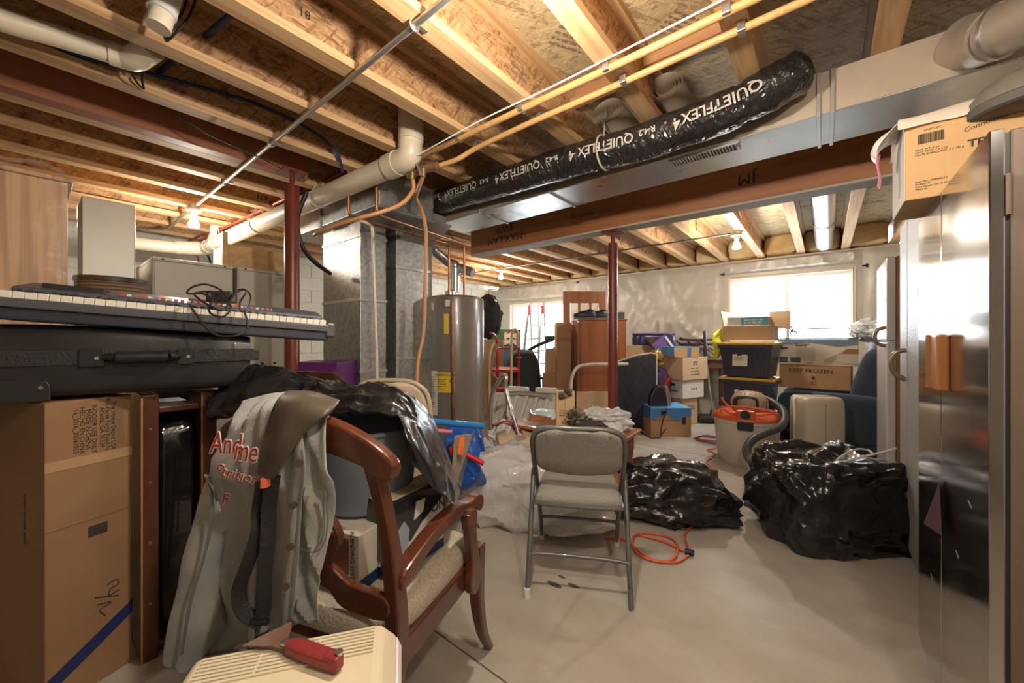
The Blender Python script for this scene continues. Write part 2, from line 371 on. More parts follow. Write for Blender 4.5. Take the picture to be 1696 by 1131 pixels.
# ---------------------------------------------------------------- timber girders and posts
t=thing('timber_girder','long reddish laminated timber girder along the sheet metal duct','girder',(-1.6,3.19,2.18))
gm=MB().span((-3.12,3.12,2.18),(XR,3.26,JB)).build('timber',LVL,t,bevel=.003)
MB().span((-3.12,3.115,2.165),(XR,3.265,2.18)).build('sill_strip',mat('grey weathered strip',(.42,.38,.30),.7),t)
for s,px,sz in (('MAX-LAM\nEWP',-2.62,.11),('Roseburg',-1.7,.06),('JM',-.42,.11)): lettering(s,sz,frame((px,3.118,2.34),0,0,0)@Matrix.Rotation(PI,4,'Y'),BLKINK,t)
t=thing('timber_joist','solid red brown timber joist ending over the post beside the furnaces','joist',(-3.16,-.6,2.456))
MB().span((-3.2,YF_,JB),(-3.11,1.335,DECK)).build('timber',LVLY,t,bevel=.003)
def post(x,y,ztop,r,label):
    t=thing('steel_post',label,'post',(x,y,0))
    MB().lathe([(r,.012),(r,ztop-.11),(r*.98,ztop-.105),(.017,ztop-.10),(.017,ztop-.012)],28,frame((x,y,0))).build('shaft',RED,t,smooth=True)
    MB().box((x,y,ztop-.006),(.16,.16,.012)).build('top_plate',RED,t); MB().box((x,y,.006),(.16,.16,.012)).build('base_plate',RED,t)
post(-1.44,3.19,2.165,.042,'red oxide steel post under the long timber girder')
post(-3.06,1.2,2.456,.05,'red oxide steel post behind the electric keyboard')
# ---------------------------------------------------------------- lamps
SUNW=(1,.90,.78)
def lamp(x,y,z,power,label,visible=True):
    t=thing('ceiling_lamp',label,'lamp',(x,y,z),0,'bare bulb ceiling lamps')
    MB().lathe([(.0,JB-.002),(.055,JB-.004),(.055,JB-.03),(.05,JB-.035),(0,JB-.036)],24,frame((x,y,0))).build('junction_box',STEELC,t,smooth=True)
    MB().lathe([(0,JB-.036),(.06,JB-.037),(.058,JB-.052),(.03,JB-.06),(.026,JB-.085),(0,JB-.085)],24,frame((x,y,0))).build('lamp_holder',WHITEP,t,smooth=True)
    zb=JB-.085
    MB().lathe([(0,zb),(.017,zb-.002),(.02,zb-.03),(.028,zb-.055),(.043,zb-.085),(.046,zb-.1),(.036,zb-.113),(0,zb-.118)],24,frame((x,y,0))).build('bulb',BULBM,t,smooth=True)
    l=bpy.data.lights.new('bulb_light','POINT'); l.energy=power; l.color=SUNW; l.shadow_soft_size=.045
    o=bpy.data.objects.new('bulb_light',l); C.objects.link(o); o.location=(x,y,zb-.17)
lamp(-4.53,.93,JB,26,'lit bare bulb at the end of the steel conduit above the furnaces')
lamp(-.78,5.06,JB,42,'lit bare bulb on the joists in front of the wide window')
lamp(-4.33,5.06,JB,42,'lit bare bulb on the joists in front of the glass door')
lamp(-.69,.9,JB,40,'bare bulb on the steel conduit above the wooden armchair')
lamp(.42,.32,JB,30,'added unseen bulb on the ceiling above the stainless refrigerator')  # added bulb, out of view, to brighten the right-hand joist bays
# daylight
wd=bpy.data.worlds.new('sky'); sc.world=wd; wd.use_nodes=True
bg=wd.node_tree.nodes['Background']; bg.inputs[0].default_value=(.80,.91,1,1); bg.inputs[1].default_value=11
for x0,x1,z0,z1 in ((W0,W1,WZ0,WZ1),(D0,D1,.05,DZ)):
    l=bpy.data.lights.new('window_portal','AREA'); l.shape='RECTANGLE'; l.size=x1-x0; l.size_y=z1-z0; l.cycles.is_portal=True
    o=bpy.data.objects.new('window_portal',l); C.objects.link(o); o.location=((x0+x1)/2,YB+.22,(z0+z1)/2); o.rotation_euler=(R(-90),0,0)

# ---------------------------------------------------------------- ducts
PVC=mat('cream drain pipe',(.72,.64,.50),.32,var=((.64,.55,.41),2,(1,1,1),.4,.7),coat=.2)
GAS=mat('yellow gas tubing',(.60,.36,.145),.4,var=((.48,.27,.095),60,(1,1,1),.3,.7))
COPPER=mat('copper pipe',(.48,.22,.11),.32,metal=.75,var=((.26,.13,.08),9,(1,1,1),.4,.65))
BLUEP=mat('blue water tubing',(.012,.028,.11),.4)
REDP=mat('red water tubing',(.50,.06,.03),.4)
FLEXM=mat('black flexible duct film',(.014,.013,.013),.25,crinkle=(16,.8,.03),coat=.4)
PALE=mat('pale print',(.40,.37,.32),.6)
t=thing('supply_duct','long flat galvanized trunk duct beside the timber girder','duct',(-.8,2.47,2.26))
mb=MB().span((-2.75,2.30,2.262),(XR,2.66,2.455)); mb.build('duct_body',GALV,t,bevel=.004)
MB().span((-2.75,2.296,2.265),(XR,2.3,2.455)).build('front_sheet',GALVD,t)  # wood reflection painted into the front's brown, along with some dust
for x in (-.02,.03,-1.52,-2.2):
    MB().span((x-.008,2.284,2.252),(x+.008,2.67,2.262)).span((x-.008,2.284,2.262),(x+.008,2.296,2.456)).build('drive_cleat',GALV,t,bevel=.002)
g=MB()
for k in range(22): g.box((-.69+.0155*k,2.365,2.254),(.008,.075,.012),ry=28)
g.build('register_grille',STEELC,t); MB().span((-.705,2.318,2.25),(-.35,2.326,2.262)).span((-.705,2.404,2.25),(-.35,2.412,2.262)).build('grille_rim',GALV,t)
# cross-break creases on the underside
t=thing('flexible_duct','black foil flexible duct with white print hanging along the trunk duct','duct',(-1.2,2.18,2.5))
fp=spline([(-2.913,2.28,2.442),(-2.503,2.2,2.405),(-1.734,2.16,2.367),(-1.241,2.16,2.358),(-0.847,2.16,2.333),(-0.525,2.16,2.341),(-0.307,2.16,2.362),(-0.163,2.17,2.406),(-0.075,2.22,2.451)],14)
rr=[]
for i in range(len(fp)):
    u=i/(len(fp)-1); r=.098*(1+.05*noise.noise(V((i*.23,0,0))))
    if abs(i-49)<2 or abs(i-84)<2: r*=.9
    if u>.94: r*=max(.25,1-((u-.94)/.06)**2*.75)
    rr.append(r)
mb=MB().tube(fp,rr,28); mb.v=[v+noise.noise_vector(v*V((7,16,16)))*.007 for v in mb.v]; mb.build('duct_sleeve',FLEXM,t,smooth=True)
def tube_text(s,size,u,ang,name='lettering',flip=True):
    cu=bpy.data.curves.new('t','FONT'); cu.body=s; cu.size=size; cu.align_x='CENTER'; cu.align_y='CENTER'; cu.resolution_u=2; cu.offset=.0012
    to=bpy.data.objects.new('t',cu); me=bpy.data.meshes.new_from_object(to); bpy.data.objects.remove(to); bpy.data.curves.remove(cu)
    bm=bmesh.new(); bm.from_mesh(me); bmesh.ops.subdivide_edges(bm,edges=bm.edges,cuts=1)
    L=[0]
    for a,b in zip(fp,fp[1:]): L.append(L[-1]+(b-a).length)
    inv=root_matrix(t).inverted()
    for v in bm.verts:
        x,y=(-v.co.x,-v.co.y) if flip else (v.co.x,v.co.y)
        q=u*L[-1]+x; i=max(0,min(len(fp)-2,next((k for k in range(len(L)-1) if L[k+1]>q),len(L)-2)))
        f=(q-L[i])/(L[i+1]-L[i]); p=fp[i].lerp(fp[i+1],f); T=(fp[i+1]-fp[i]).normalized(); N=(V((0,-1,0))-T*T.dot(V((0,-1,0)))).normalized(); B=T.cross(N)*-1
        if B.z<0: B=-B
        a=ang+y/.1; v.co=inv@(p+(N*math.cos(a)+B*math.sin(a))*.1075)
    bm.to_mesh(me); bm.free(); me.materials.clear(); me.materials.append(PALE); me.name=name
    o=bpy.data.objects.new(name,me); C.objects.link(o); o.parent=t
for u in (.05,.26,.46,.675,.88): tube_text('QUIETFLEX',.068,u,-.05)
for u in (.15,.348,.55,.76): tube_text('R-4.2',.042,u,0); 
for u in (.195,.392,.60,.812): tube_text('4',.075,u,-.15)
mb=MB().tube([fp[49]+V((0,math.cos(a)*.1,math.sin(a)*.1)) for a in [k*PI/9 for k in range(18)]],.006,6,closed=True); mb.rod(fp[49]+V((0,.0,.098)),fp[49]+V((0,.03,.3)),.004,6); mb.build('hanger_strap',PALE,t)
def vduct(label,lo,hi,seams,m=GALVS):
    t=thing('vertical_duct',label,'duct',((lo[0]+hi[0])/2,(lo[1]+hi[1])/2,0))
    MB().span(lo,hi).build('duct_body',m,t,bevel=.004)
    for z in seams: MB().span((lo[0]-.008,lo[1]-.008,z-.014),(hi[0]+.008,hi[1]+.008,z+.014)).build('seam_band',GALV,t,bevel=.003)
    return t
vduct('tall spangled return duct standing behind the cream drain pipe',(-3.62,1.69,.02),(-2.97,1.93,2.20),(.95,1.55,2.08))
t=vduct('tall blue grey furnace duct beside the water heater',(-3.55,2.0,.02),(-2.92,2.40,2.25),(1.05,1.86))
MB().hexa([(-3.5,2.02,2.1),(-2.915,2.02,2.1),(-2.915,2.39,2.1),(-3.5,2.39,2.1)],[(-3.4,2.1,2.3),(-2.6,2.1,2.3),(-2.6,2.42,2.3),(-3.4,2.42,2.3)]).build('transition',GALV,t)
t=thing('return_trunk_duct','broad galvanized return trunk under the joists above the furnace ducts','duct',(-3.2,1.65,2.2))
MB().span((-4.0,1.57,2.2),(-2.5,2.06,2.44)).build('duct_body',GALVS,t,bevel=.004)
for x in (-3.4,-2.52): MB().span((x-.01,1.555,2.186),(x+.01,2.075,2.45)).build('drive_cleat',GALV,t,bevel=.002)
t=thing('round_duct','fat round galvanized branch duct joining the trunk duct over the fridges','duct',(0.443,2.312,2.369))
MB().tube([(0.435,2.31,2.386),(0.459,2.261,2.359),(0.486,2.167,2.32)],[.098,.094,.09],28,sm=5).build('elbow',GALVD,t,smooth=True)
MB().tube([(0.482,2.176,2.323),(0.548,2.075,2.292),(0.608,1.97,2.266)],.085,28,sm=3).build('pipe',GALVD,t,smooth=True)
MB().tube([(0.485,2.174,2.322),(0.493,2.166,2.32)],.094,28).build('crimp_ring',GALV,t,smooth=True)
t=thing('round_duct','silver insulated round duct rising between joists beside the wide window','duct',(.0,5.9,2.45))
MB().tube([(.0,4.2,2.56),(.0,5.6,2.56),(.0,6.3,2.54)],.10,24).build('pipe',GALV,t,smooth=True)
MB().tube([(.0,6.3,2.54),(.0,6.62,2.5),(.0,6.75,2.62)],.098,24,sm=5).build('elbow',GALV,t,smooth=True)
MB().tube([(.0,5.55,2.56),(.0,5.6,2.56)],.106,24).build('crimp_ring',GALVD,t,smooth=True)
# ---------------------------------------------------------------- drain pipes
t=thing('drain_pipe','fat cream plastic drain pipe sloping from the joists to the furnaces','pipe',(-2.9,1.2,2.1))
A,B=V((-2.05,1.50,2.37)),V((-5.45,1.23,2.26)); cd=(B-A).normalized()
MB().tube([A+cd*.12,B],.07,28).build('pipe',PVC,t,smooth=True)
MB().tube([A+V((.015,0,.17)),A+V((.012,0,.09)),A+V((0,0,.02)),A+cd*.06,A+cd*.15],.074,28,sm=5).build('elbow',PVC,t,smooth=True)
MB().tube([A+V((.015,0,.10)),A+V((.018,0,.31))],.079,28).build('coupling',PVC,t,smooth=True)
MB().tube([A+cd*.10,A+cd*.20],.079,28).build('coupling',PVC,t,smooth=True)
MB().tube([A+V((.018,0,.24)),A+V((.018,0,.45))],.07,28).build('riser',PVC,t,smooth=True)
MB().tube([B-cd*.30,B-cd*.18],.078,24).build('coupling',PVC,t,smooth=True)
MB().tube([B-cd*.1,B,B+V((-.05,-.06,-.01)),B+V((-.09,-.25,-.03))],.075,24,sm=5).build('bend',PVC,t,smooth=True)
MB().tube([B+V((-.09,-.2,-.03)),B+V((-.13,-.75,-.05))],.066,24).build('pipe',PVC,t,smooth=True)
q=B-cd*.22; MB().tube([q,q+V((0,0,.17)),q+V((.02,.02,.215)),q+V((.16,.1,.22))],.036,16,sm=4).build('branch_pipe',PVC,t,smooth=True)
for f,dz in ((.31,.36),(.62,.43),(.93,.45)):
    p=A+cd*(B-A).length*f; s=MB().tube([p+V((0,math.cos(a)*.073,math.sin(a)*.073)) for a in [PI+k*PI/10 for k in range(11)]],.007,6); s.rod(p+V((0,-.073,0)),(p.x-.02,p.y-.01,JB),.006,6).rod(p+V((0,.073,0)),(p.x+.03,p.y+.02,JB),.006,6); s.build('hanger_strap',mat('grey strap',(.45,.42,.38),.5),t)
t=thing('vent_pipe','cream plastic pipe with printed lettering tucked between the corner joists','pipe',(-2.5,0.054,2.498))
P=[(-2.5,-0.164,2.476),(-2.5,-0.082,2.468),(-2.49,0.062,2.485),(-2.47,0.219,2.495)]
MB().tube(P,.043,20,sm=4).build('pipe',PVC,t,smooth=True)
MB().tube([(-2.47,0.209,2.495),(-2.46,0.256,2.496),(-2.43,0.286,2.491),(-2.38,0.311,2.507),(-2.33,0.332,2.523)],.05,20,sm=4).build('elbow',PVC,t,smooth=True)
t=thing('pipe_stub','short cream drain stub poking down between joists above the keyboard','pipe',(-2.279,0.344,2.633))
MB().tube([(-2,0.302,2.423),(-2,0.32,2.523),(-2,0.343,2.653)],.039,20).build('pipe',PVC,t,smooth=True)
MB().tube([(-2,0.311,2.484),(-2,0.352,2.708)],.046,20).build('coupling',WHITEP,t,smooth=True)
# ---------------------------------------------------------------- gas, water and electric lines
def line(name,label,cat,pts,r,m,sm=8,group=None,seg=10):
    return tag(MB().tube(pts,r,seg,sm=sm).build(name,m,None,smooth=True),label,cat,group)
t=thing('gas_pipe','upper yellow corrugated gas pipe clamped across the joists','pipe',(-.9,1.62,2.43))
MB().tube([(-2.331,1.614,2.44),(-2.101,1.645,2.451),(-1.75,1.62,2.435),(-1.1,1.62,2.435),(-.4,1.62,2.435),(.5,1.6,2.435)],.0165,12,sm=10).build('tubing',GAS,t,smooth=True)
for x in (-1.72,-1.24,-.76,-.28): MB().box((x,1.62,2.44),(.03,.046,.04)).build('clamp',STEELC,t,bevel=.004)
t=thing('gas_pipe','lower yellow gas pipe bending down to the brass manifold','pipe',(-.9,1.74,2.43))
MB().tube([(-1.954,1.636,2.337),(-1.811,1.687,2.361),(-1.677,1.73,2.409),(-1.27,1.73,2.42),(-.78,1.745,2.43),(-.2,1.735,2.43),(.5,1.72,2.43)],.0155,12,sm=10).build('tubing',GAS,t,smooth=True)
for x in (-1.69,-1.21,-.73,-.25): MB().box((x,1.74,2.435),(.03,.044,.04)).build('clamp',STEELC,t,bevel=.004)
line('cable','thin white cable tied along the upper gas pipe','cable',[(-1.985,1.507,2.369),(-1.5,1.575,2.447),(-1.0,1.585,2.45),(-.3,1.57,2.45),(.4,1.56,2.45)],.004,WHITEP)
t=thing('gas_manifold','brass gas manifold where two amber hoses leave the yellow pipes','manifold',(-2.083,1.596,2.344))
BRASS=mat('dull brass',(.40,.27,.14),.4,metal=.8)
MB().tube([(-2.139,1.551,2.304),(-2.021,1.582,2.322),(-1.909,1.608,2.319)],.026,12).build('body',BRASS,t,smooth=True)
MB().tube([(-2.089,1.552,2.311),(-2.089,1.552,2.26)],.018,10).build('nipple',BRASS,t,smooth=True); MB().tube([(-2.001,1.571,2.313),(-2.001,1.571,2.262)],.018,10).build('nipple',BRASS,t,smooth=True)
MB().tube([(-2.016,1.521,2.345),(-1.99,1.529,2.303),(-1.981,1.536,2.257)],.01,8,sm=3).build('valve_lever',STEELC,t,smooth=True)
HOSE=mat('amber hose',(.50,.25,.10),.4)
line('gas_hose','amber gas hose curving along the return trunk front','hose',[(-2.089,1.552,2.275),(-2.086,1.555,2.193),(-2.104,1.475,2.085),(-2.15,1.349,2.007),(-2.216,1.27,1.971),(-2.368,1.198,1.938),(-2.555,1.15,1.904),(-2.763,1.239,1.937)],.013,HOSE)
line('gas_hose','amber gas hose dropping beside the water heater','hose',[(-2.001,1.571,2.274),(-2.127,1.624,2.223),(-2.235,1.691,2.215),(-2.31,1.797,2.177),(-2.33,1.846,2.081),(-2.339,1.864,1.959),(-2.349,1.856,1.434),(-2.344,1.835,1.229),(-2.331,1.781,1.051),(-2.297,1.744,0.791)],.014,HOSE)
def elbows(name,label,cat,pts,r,m,seg=10,er=.05):
    P=[V(p) for p in pts]; out=[P[0]]
    for a,b,c in zip(P,P[1:],P[2:]):
        u=(a-b).normalized()*min(er,(a-b).length*.4); w=(c-b).normalized()*min(er,(c-b).length*.4)
        out+= [b+u,b+u*.35+w*.12,b+u*.12+w*.35,b+w]
    out.append(P[-1]); return tag(MB().tube(out,r,seg).build(name,m,None,smooth=True),label,cat)
elbows('copper_pipe','copper pipe running to the heater from its short drop beside the trunk','pipe',[(-2.726,1.462,2.654),(-2.73,1.459,2.133),(-2.808,2.514,2.138),(-2.808,2.514,1.604)],.012,COPPER)
elbows('copper_pipe','copper pipe reaching the heater top from the tall drop','pipe',[(-2.477,1.534,2.668),(-2.477,1.534,2.109),(-2.753,2.661,2.158),(-2.753,2.661,1.6)],.012,COPPER)
elbows('condensate_pipe','slim cream plastic pipe running down the spangled return duct','pipe',[(-2.749,1.507,2.126),(-2.727,1.653,2.111),(-2.702,1.674,1.042),(-2.691,1.683,0.048)],.012,PVC)
elbows('steel_conduit','long bright steel conduit crossing under the joists to the left lamp','conduit',[(1.0,.93,2.44),(-4.4,.93,2.44)],.0135,STEELC)
elbows('steel_conduit','short steel conduit bending behind the left lamp','conduit',[(-4.58,.93,2.44),(-5.7,.93,2.44),(-5.9,.5,2.42)],.0135,STEELC,er=.12)
t=bpy.data.objects['steel_conduit']
for x in (-1.24,-2.68,-3.64): MB().tube([(x,.93+math.cos(a)*.019,2.44+math.sin(a)*.019) for a in [k*PI/6 for k in range(12)]],.005,6,closed=True).box((x,.965,2.45),(.02,.05,.006)).build('clip',STEELC,t)
elbows('steel_conduit','thin dark conduit crossing the window room joists between two lamps','conduit',[(-.8,5.06,2.44),(-5.6,5.06,2.44)],.011,mat('dark conduit',(.22,.22,.2),.45,metal=.6))
elbows('cable','pale cable dropping from the joist to the lamp by the wide window','cable',[(-.72,4.75,2.6),(-.72,4.95,2.58),(-.75,5.05,2.44)],.009,WHITEP)
line('water_tube','long blue water tube sagging along a joist web','tube',[(-2.64,-0.064,2.583),(-2.64,0.024,2.53),(-2.64,0.11,2.512),(-2.64,0.224,2.529),(-2.64,0.372,2.559),(-2.64,0.605,2.597),(-2.63,0.832,2.621),(-2.62,1.036,2.607),(-2.6,1.189,2.567),(-2.58,1.301,2.483),(-2.56,1.325,2.362)],.0095,BLUEP)
line('water_tube','short blue water tube crossing two joists above the long blue one','tube',[(-1.877,0.541,2.6),(-2.299,0.474,2.6),(-2.72,0.395,2.6)],.013,BLUEP)
line('water_tube','red water tube arching from the manifold strap behind the drain pipe','tube',[(-2.721,1.594,2.649),(-2.797,1.597,2.598),(-2.892,1.585,2.564),(-3.082,1.56,2.564),(-4.346,1.374,2.467),(-5.787,1.239,2.399)],.012,REDP)
line('water_tube','bare copper tube lying beside the red tube behind the post','tube',[(-2.873,1.6,2.583),(-3.575,1.483,2.543),(-4.461,1.41,2.536),(-6.343,1.175,2.422)],.013,COPPER)
line('water_tube','dark blue water tube below the red tube behind the post','tube',[(-3.025,1.606,2.544),(-3.637,1.561,2.538),(-4.632,1.465,2.473),(-6.283,1.223,2.399)],.012,BLUEP)
for k in range(5): line('water_tube','thin red or blue water tubes fanning down the block wall','tube',[(-5.9,1.2+.1*k,2.4),(-6.1,1.3+.12*k,2.2),(-6.3,1.4+.14*k,1.9)],.011,(REDP,BLUEP)[k%2],group='thin water tubes on the block wall')
CABM=mat('black cable',(.016,.014,.013),.5)
line('cable','black cable looping down from the joist beside the pipe stub','cable',[(-2.05,0.403,2.652),(-2.06,0.388,2.577),(-2.1,0.36,2.5),(-2.15,0.351,2.474),(-2.1,0.37,2.493),(-2.06,0.401,2.55),(-2.04,0.421,2.62),(-2.03,0.419,2.664)],.005,CABM)
line('cable','black cable loop hanging below the cream elbow','cable',[(-2.42,0.33,2.537),(-2.5,0.3,2.5),(-2.52,0.292,2.465),(-2.56,0.313,2.447),(-2.6,0.34,2.451),(-2.54,0.326,2.468),(-2.48,0.334,2.504),(-2.4,0.35,2.528)],.005,CABM)
line('cable','twin black cable strung under the corner joists','cable',[(-3.701,0.353,2.63),(-3.84,0.369,2.566),(-3.835,0.399,2.563),(-3.895,0.582,2.625),(-3.9,0.835,2.644),(-3.889,1.23,2.681),(-3.925,0.84,2.673),(-3.897,0.516,2.636),(-3.823,0.383,2.566)],.005,CABM)
line('cable','short black cable twist under the joist above the wrapped cabinet','cable',[(-4.184,0.348,2.634),(-4.192,0.368,2.589),(-4.256,0.342,2.538),(-4.202,0.359,2.589),(-4.191,0.343,2.611)],.006,CABM)
line('cable','thin black cable crossing above the timber girder end','cable',[(-2.856,0.521,2.488),(-2.837,0.665,2.431),(-2.745,0.868,2.36),(-2.611,0.976,2.266)],.004,CABM)
line('cable','fat black cable curving behind the post to the return duct','cable',[(-3.104,1.323,2.356),(-3.13,1.277,2.2),(-3.127,1.267,2.096),(-3.116,1.275,1.99),(-3.125,1.332,1.886),(-3.165,1.428,1.825),(-3.281,1.592,1.782)],.017,CABM)
for k,p in enumerate(((1122,176),(1030,215))):
    c=V(((-.69,2.45,2.62),(-1.03,2.45,2.61))[k]); pts=[]
    for i in range(60):
        a=i*.38; r=.03+.055*i/60; pts.append((c.x+r*1.25*math.cos(a),c.z+r*.95*math.sin(a)))
    pts+=[(c.x-.15,c.z-.06)] if k==0 else []
    mb=MB(); n=len(pts); vs=[(x,c.y-.25,z) for x,z in pts]+[(x,c.y+.25,z) for x,z in pts]; mb.add(vs,[[i,i+1,i+1+n,i+n] for i in range(n-1)])
    tag(mb.build('flooring_roll',mat('grey brown vinyl flooring',(.36,.29,.22),.5),None,smooth=True,solid=.004),('larger loose roll of grey vinyl flooring on the trunk duct','smaller roll of grey vinyl flooring behind the flexible duct')[k],'roll')
# ---------------------------------------------------------------- water heater
t=thing('water_heater','tall bronze grey water heater with yellow energy guide label','water heater',(-2.9,2.68,0))
HEAT=mat('bronze grey enamel',(.20,.175,.145),.28,coat=.4,var=((.17,.15,.125),3,(1,1,1),.4,.7)); hx,hy=-2.9,2.68
MB().lathe([(0,.1),(.285,.1),(.285,1.60),(.28,1.625),(.24,1.645),(0,1.66)],48,frame((hx,hy,0))).build('tank',HEAT,t,smooth=True)
for k in range(3):
    a=k*2.1-1.2; MB().rod((hx+.2*math.cos(a),hy+.2*math.sin(a),0),(hx+.2*math.cos(a),hy+.2*math.sin(a),.1),.022,10).build('foot',BLK,t)
MB().lathe([(.2,.04),(.27,.04),(.275,.1)],32,frame((hx,hy,0))).build('base_skirt',BLK,t)
dirc=math.atan2(-hy,-hx)
def label_patch(name,m,a0,a1,z0,z1,dr=.002):
    mb=MB().lathe([(.285+dr,z0),(.285+dr,z1)],10,frame((hx,hy,0)),dirc+a0,dirc+a1); return mb.build(name,m,t,solid=.001)
PAPER=mat('white label paper',(.70,.66,.58),.6); YELP=mat('yellow label',(.80,.58,.05),.5)
def tlab(s,sz,a,z,m=BLKINK):
    aa=dirc+a; c=V((hx+math.cos(aa)*.2895,hy+math.sin(aa)*.2895,z)); lettering(s,sz,Matrix.Translation(c)@Matrix.Rotation(aa+PI/2,4,'Z'),m,t,depth=.0003)
label_patch('warning_label',PAPER,-1.28,-.62,.50,.92); label_patch('warning_label',PAPER,-1.15,-.9,.92,1.08)
for a_,z_,w_,n_ in ((-.84,.72,.10,14),(-1.14,.86,.06,4),(-1.02,1.0,.05,6),(-.42,.80,.10,5)):
    aa=dirc+a_; small_print(Matrix.Translation((hx+math.cos(aa)*.2905,hy+math.sin(aa)*.2905,z_))@Matrix.Rotation(aa+PI/2,4,'Z'),w_,n_,.006,.022,BLKINK,t,seed=n_)
for k in range(3): label_patch('red_panel',mat('label red',(.45,.10,.06),.6),-1.22,-1.05,.55+.11*k,.62+.11*k,.0035)
label_patch('energy_guide_label',YELP,-.6,-.02,.72,.91); tlab('ENERGYGUIDE',.03,-.33,.885); tlab('209',.04,-.1,.83)
label_patch('tag_label',YELP,-.38,-.22,1.27,1.46,.004); label_patch('rating_label',PAPER,-.33,-.18,1.53,1.59)
mb=MB().lathe([(0,0),(.04,0),(.04,.004),(0,.006)],24,Matrix.Translation((hx+math.cos(dirc-.9)*.286,hy+math.sin(dirc-.9)*.286,1.53))@Matrix.Rotation(dirc-.9,4,'Z')@Matrix.Rotation(PI/2,4,'Y')); mb.build('badge',PAPER,t)
MB().tube([(-2.665,2.423,1.565),(-2.665,2.423,1.454),(-2.646,2.413,0.789),(-2.638,2.42,0.224)],.013,10).build('discharge_pipe',COPPER,t,smooth=True)
MB().lathe([(.05,1.65),(.05,1.70),(.02,1.72)],20,frame((hx-.02,hy-.05,0))).build('draft_hood',GALV,t,smooth=True)
t=thing('flue_pipe','shiny galvanized flue with elbow rising from the water heater','flue',(-2.9,2.66,1.66))
MB().tube([(-2.9,2.68,1.70),(-2.9,2.68,1.92),(-2.9,2.67,1.97),(-2.96,2.64,2.0),(-2.958,2.431,2.093)],.048,20,sm=5).build('pipe',GALV,t,smooth=True)
MB().tube([(-2.86,2.7,1.94),(-2.723,2.749,1.882)],.045,20).build('tee_end',GALV,t,smooth=True)

# ---------------------------------------------------------------- left wall group
OAK=mat('wrapped oak panel',(.56,.31,.12),.45,var=((.34,.16,.055),1.8,(13,13,.5),.42,.62),var2=((.33,.17,.07),4,(5,5,.5),.62,.74))
FILM=mat('clear stretch film',(.95,.95,.95),.08,alpha=.07,bump=(5,.6,(1,1,3)),spec=.9)
APPL=mat('light grey furnace enamel',(.56,.545,.48),.45)
DKW=mat('dark cherry wood',(.055,.018,.011),.28,coat=.4,var=((.12,.04,.02),2.2,(5,5,.5),.4,.75))
CARD=mat('kraft cardboard',(.44,.265,.13),.75,var=((.38,.22,.105),2.2,(1,1,1),.4,.65),bump=(70,.05,(.15,.15,1)))
CARD2=mat('pale cardboard',(.52,.36,.21),.75,var=((.45,.30,.165),2.5,(1,1,1),.4,.65))
PINE=mat('pine boards',(.62,.42,.20),.55,var=((.50,.31,.13),1.6,(.6,9,9),.4,.65))
GREYP=mat('graphite plastic',(.075,.078,.088),.38); GREYD=mat('dark navy plastic',(.028,.032,.045),.4)
TAPE=mat('glossy brown tape',(.40,.25,.13),.15,coat=.6)
SILV=mat('nickel',(.6,.57,.5),.25,metal=.95)
t=thing('wooden_cabinet','tall oak cabinet wrapped in clear stretch film behind the keyboard','cabinet',(-3.4,-.2,0))
MB().span((-3.75,-.75,0),(-3.17,.115,2.06)).build('carcass',OAK,t,bevel=.004)
MB().span((-3.78,-.77,2.06),(-3.15,.135,2.085)).build('top_board',OAK,t,bevel=.006)
f=MB().span((-3.79,-.78,.02),(-3.145,.15,2.1)); f.build('stretch_film',FILM,t,bevel=.02,bseg=3)
MB().tube([(-3.14,.1,2.1),(-3.145,.02,2.13),(-3.15,-.08,2.115),(-3.16,-.2,2.13),(-3.16,-.4,2.11)],.012,8,sm=6).build('film_ruffle',FILM,t,smooth=True)
t=thing('metal_cabinet','plain pale grey metal cabinet standing behind the woven drum shade','cabinet',(-4.35,.36,0))
MB().span((-4.55,.216,0),(-4.15,.495,2.255)).build('body',mat('warm grey sheet',(.47,.45,.40),.4,metal=.3),t,bevel=.006)
MB().span((-4.152,.25,.1),(-4.146,.46,1.1)).build('door',APPL,t,bevel=.003)
t=thing('drum_shade','woven brown drum lampshade on a carton beside the wrapped cabinet','lampshade',(-3.75,.33,1.3))
MB().lathe([(.15,1.30),(.168,1.30),(.168,1.60),(.15,1.60)],32,frame((-3.75,.33,0))).build('shade',lines_mat('woven cane',(.24,.16,.09),(.09,.06,.035),2,.022,.009,.7),t,smooth=True)
MB().lathe([(.165,1.595),(.174,1.6),(.174,1.63),(.16,1.632),(0,1.632)],32,frame((-3.75,.33,0))).build('rim',mat('dark brown rim',(.07,.045,.03),.5),t,smooth=True)
def carton(name,label,cat,lo,hi,rz=0,m=CARD,group=None,flaps=True,c=None):
    """a closed cardboard carton: walls, two top flaps, tape"""
    c=c or ((lo[0]+hi[0])/2,(lo[1]+hi[1])/2,lo[2]); sx,sy,sz=(hi[0]-lo[0],hi[1]-lo[1],hi[2]-lo[2])
    t=thing(name,label,cat,c,rz,group)
    MB().span((-sx/2,-sy/2,0),(sx/2,sy/2,sz-.004)).build('box_body',m,t,bevel=.003,world=False)
    if flaps:
        MB().span((-sx/2,-sy/2,sz-.004),(sx/2,-.002,sz)).build('flap',m,t,world=False); MB().span((-sx/2,.002,sz-.004),(sx/2,sy/2,sz)).build('flap',m,t,world=False)
        MB().span((-sx/2-.001,-.03,sz-.001),(sx/2+.001,.03,sz+.001)).span((-sx/2-.0015,-.03,sz-.09),(-sx/2,.03,sz)).span((sx/2,-.03,sz-.09),(sx/2+.0015,.03,sz)).build('tape',TAPE,t,world=False)
    t['dim']=(sx,sy,sz); return t
carton('carton','brown carton carrying the woven drum shade','box',(-3.93,.16,0),(-3.57,.5,1.30))
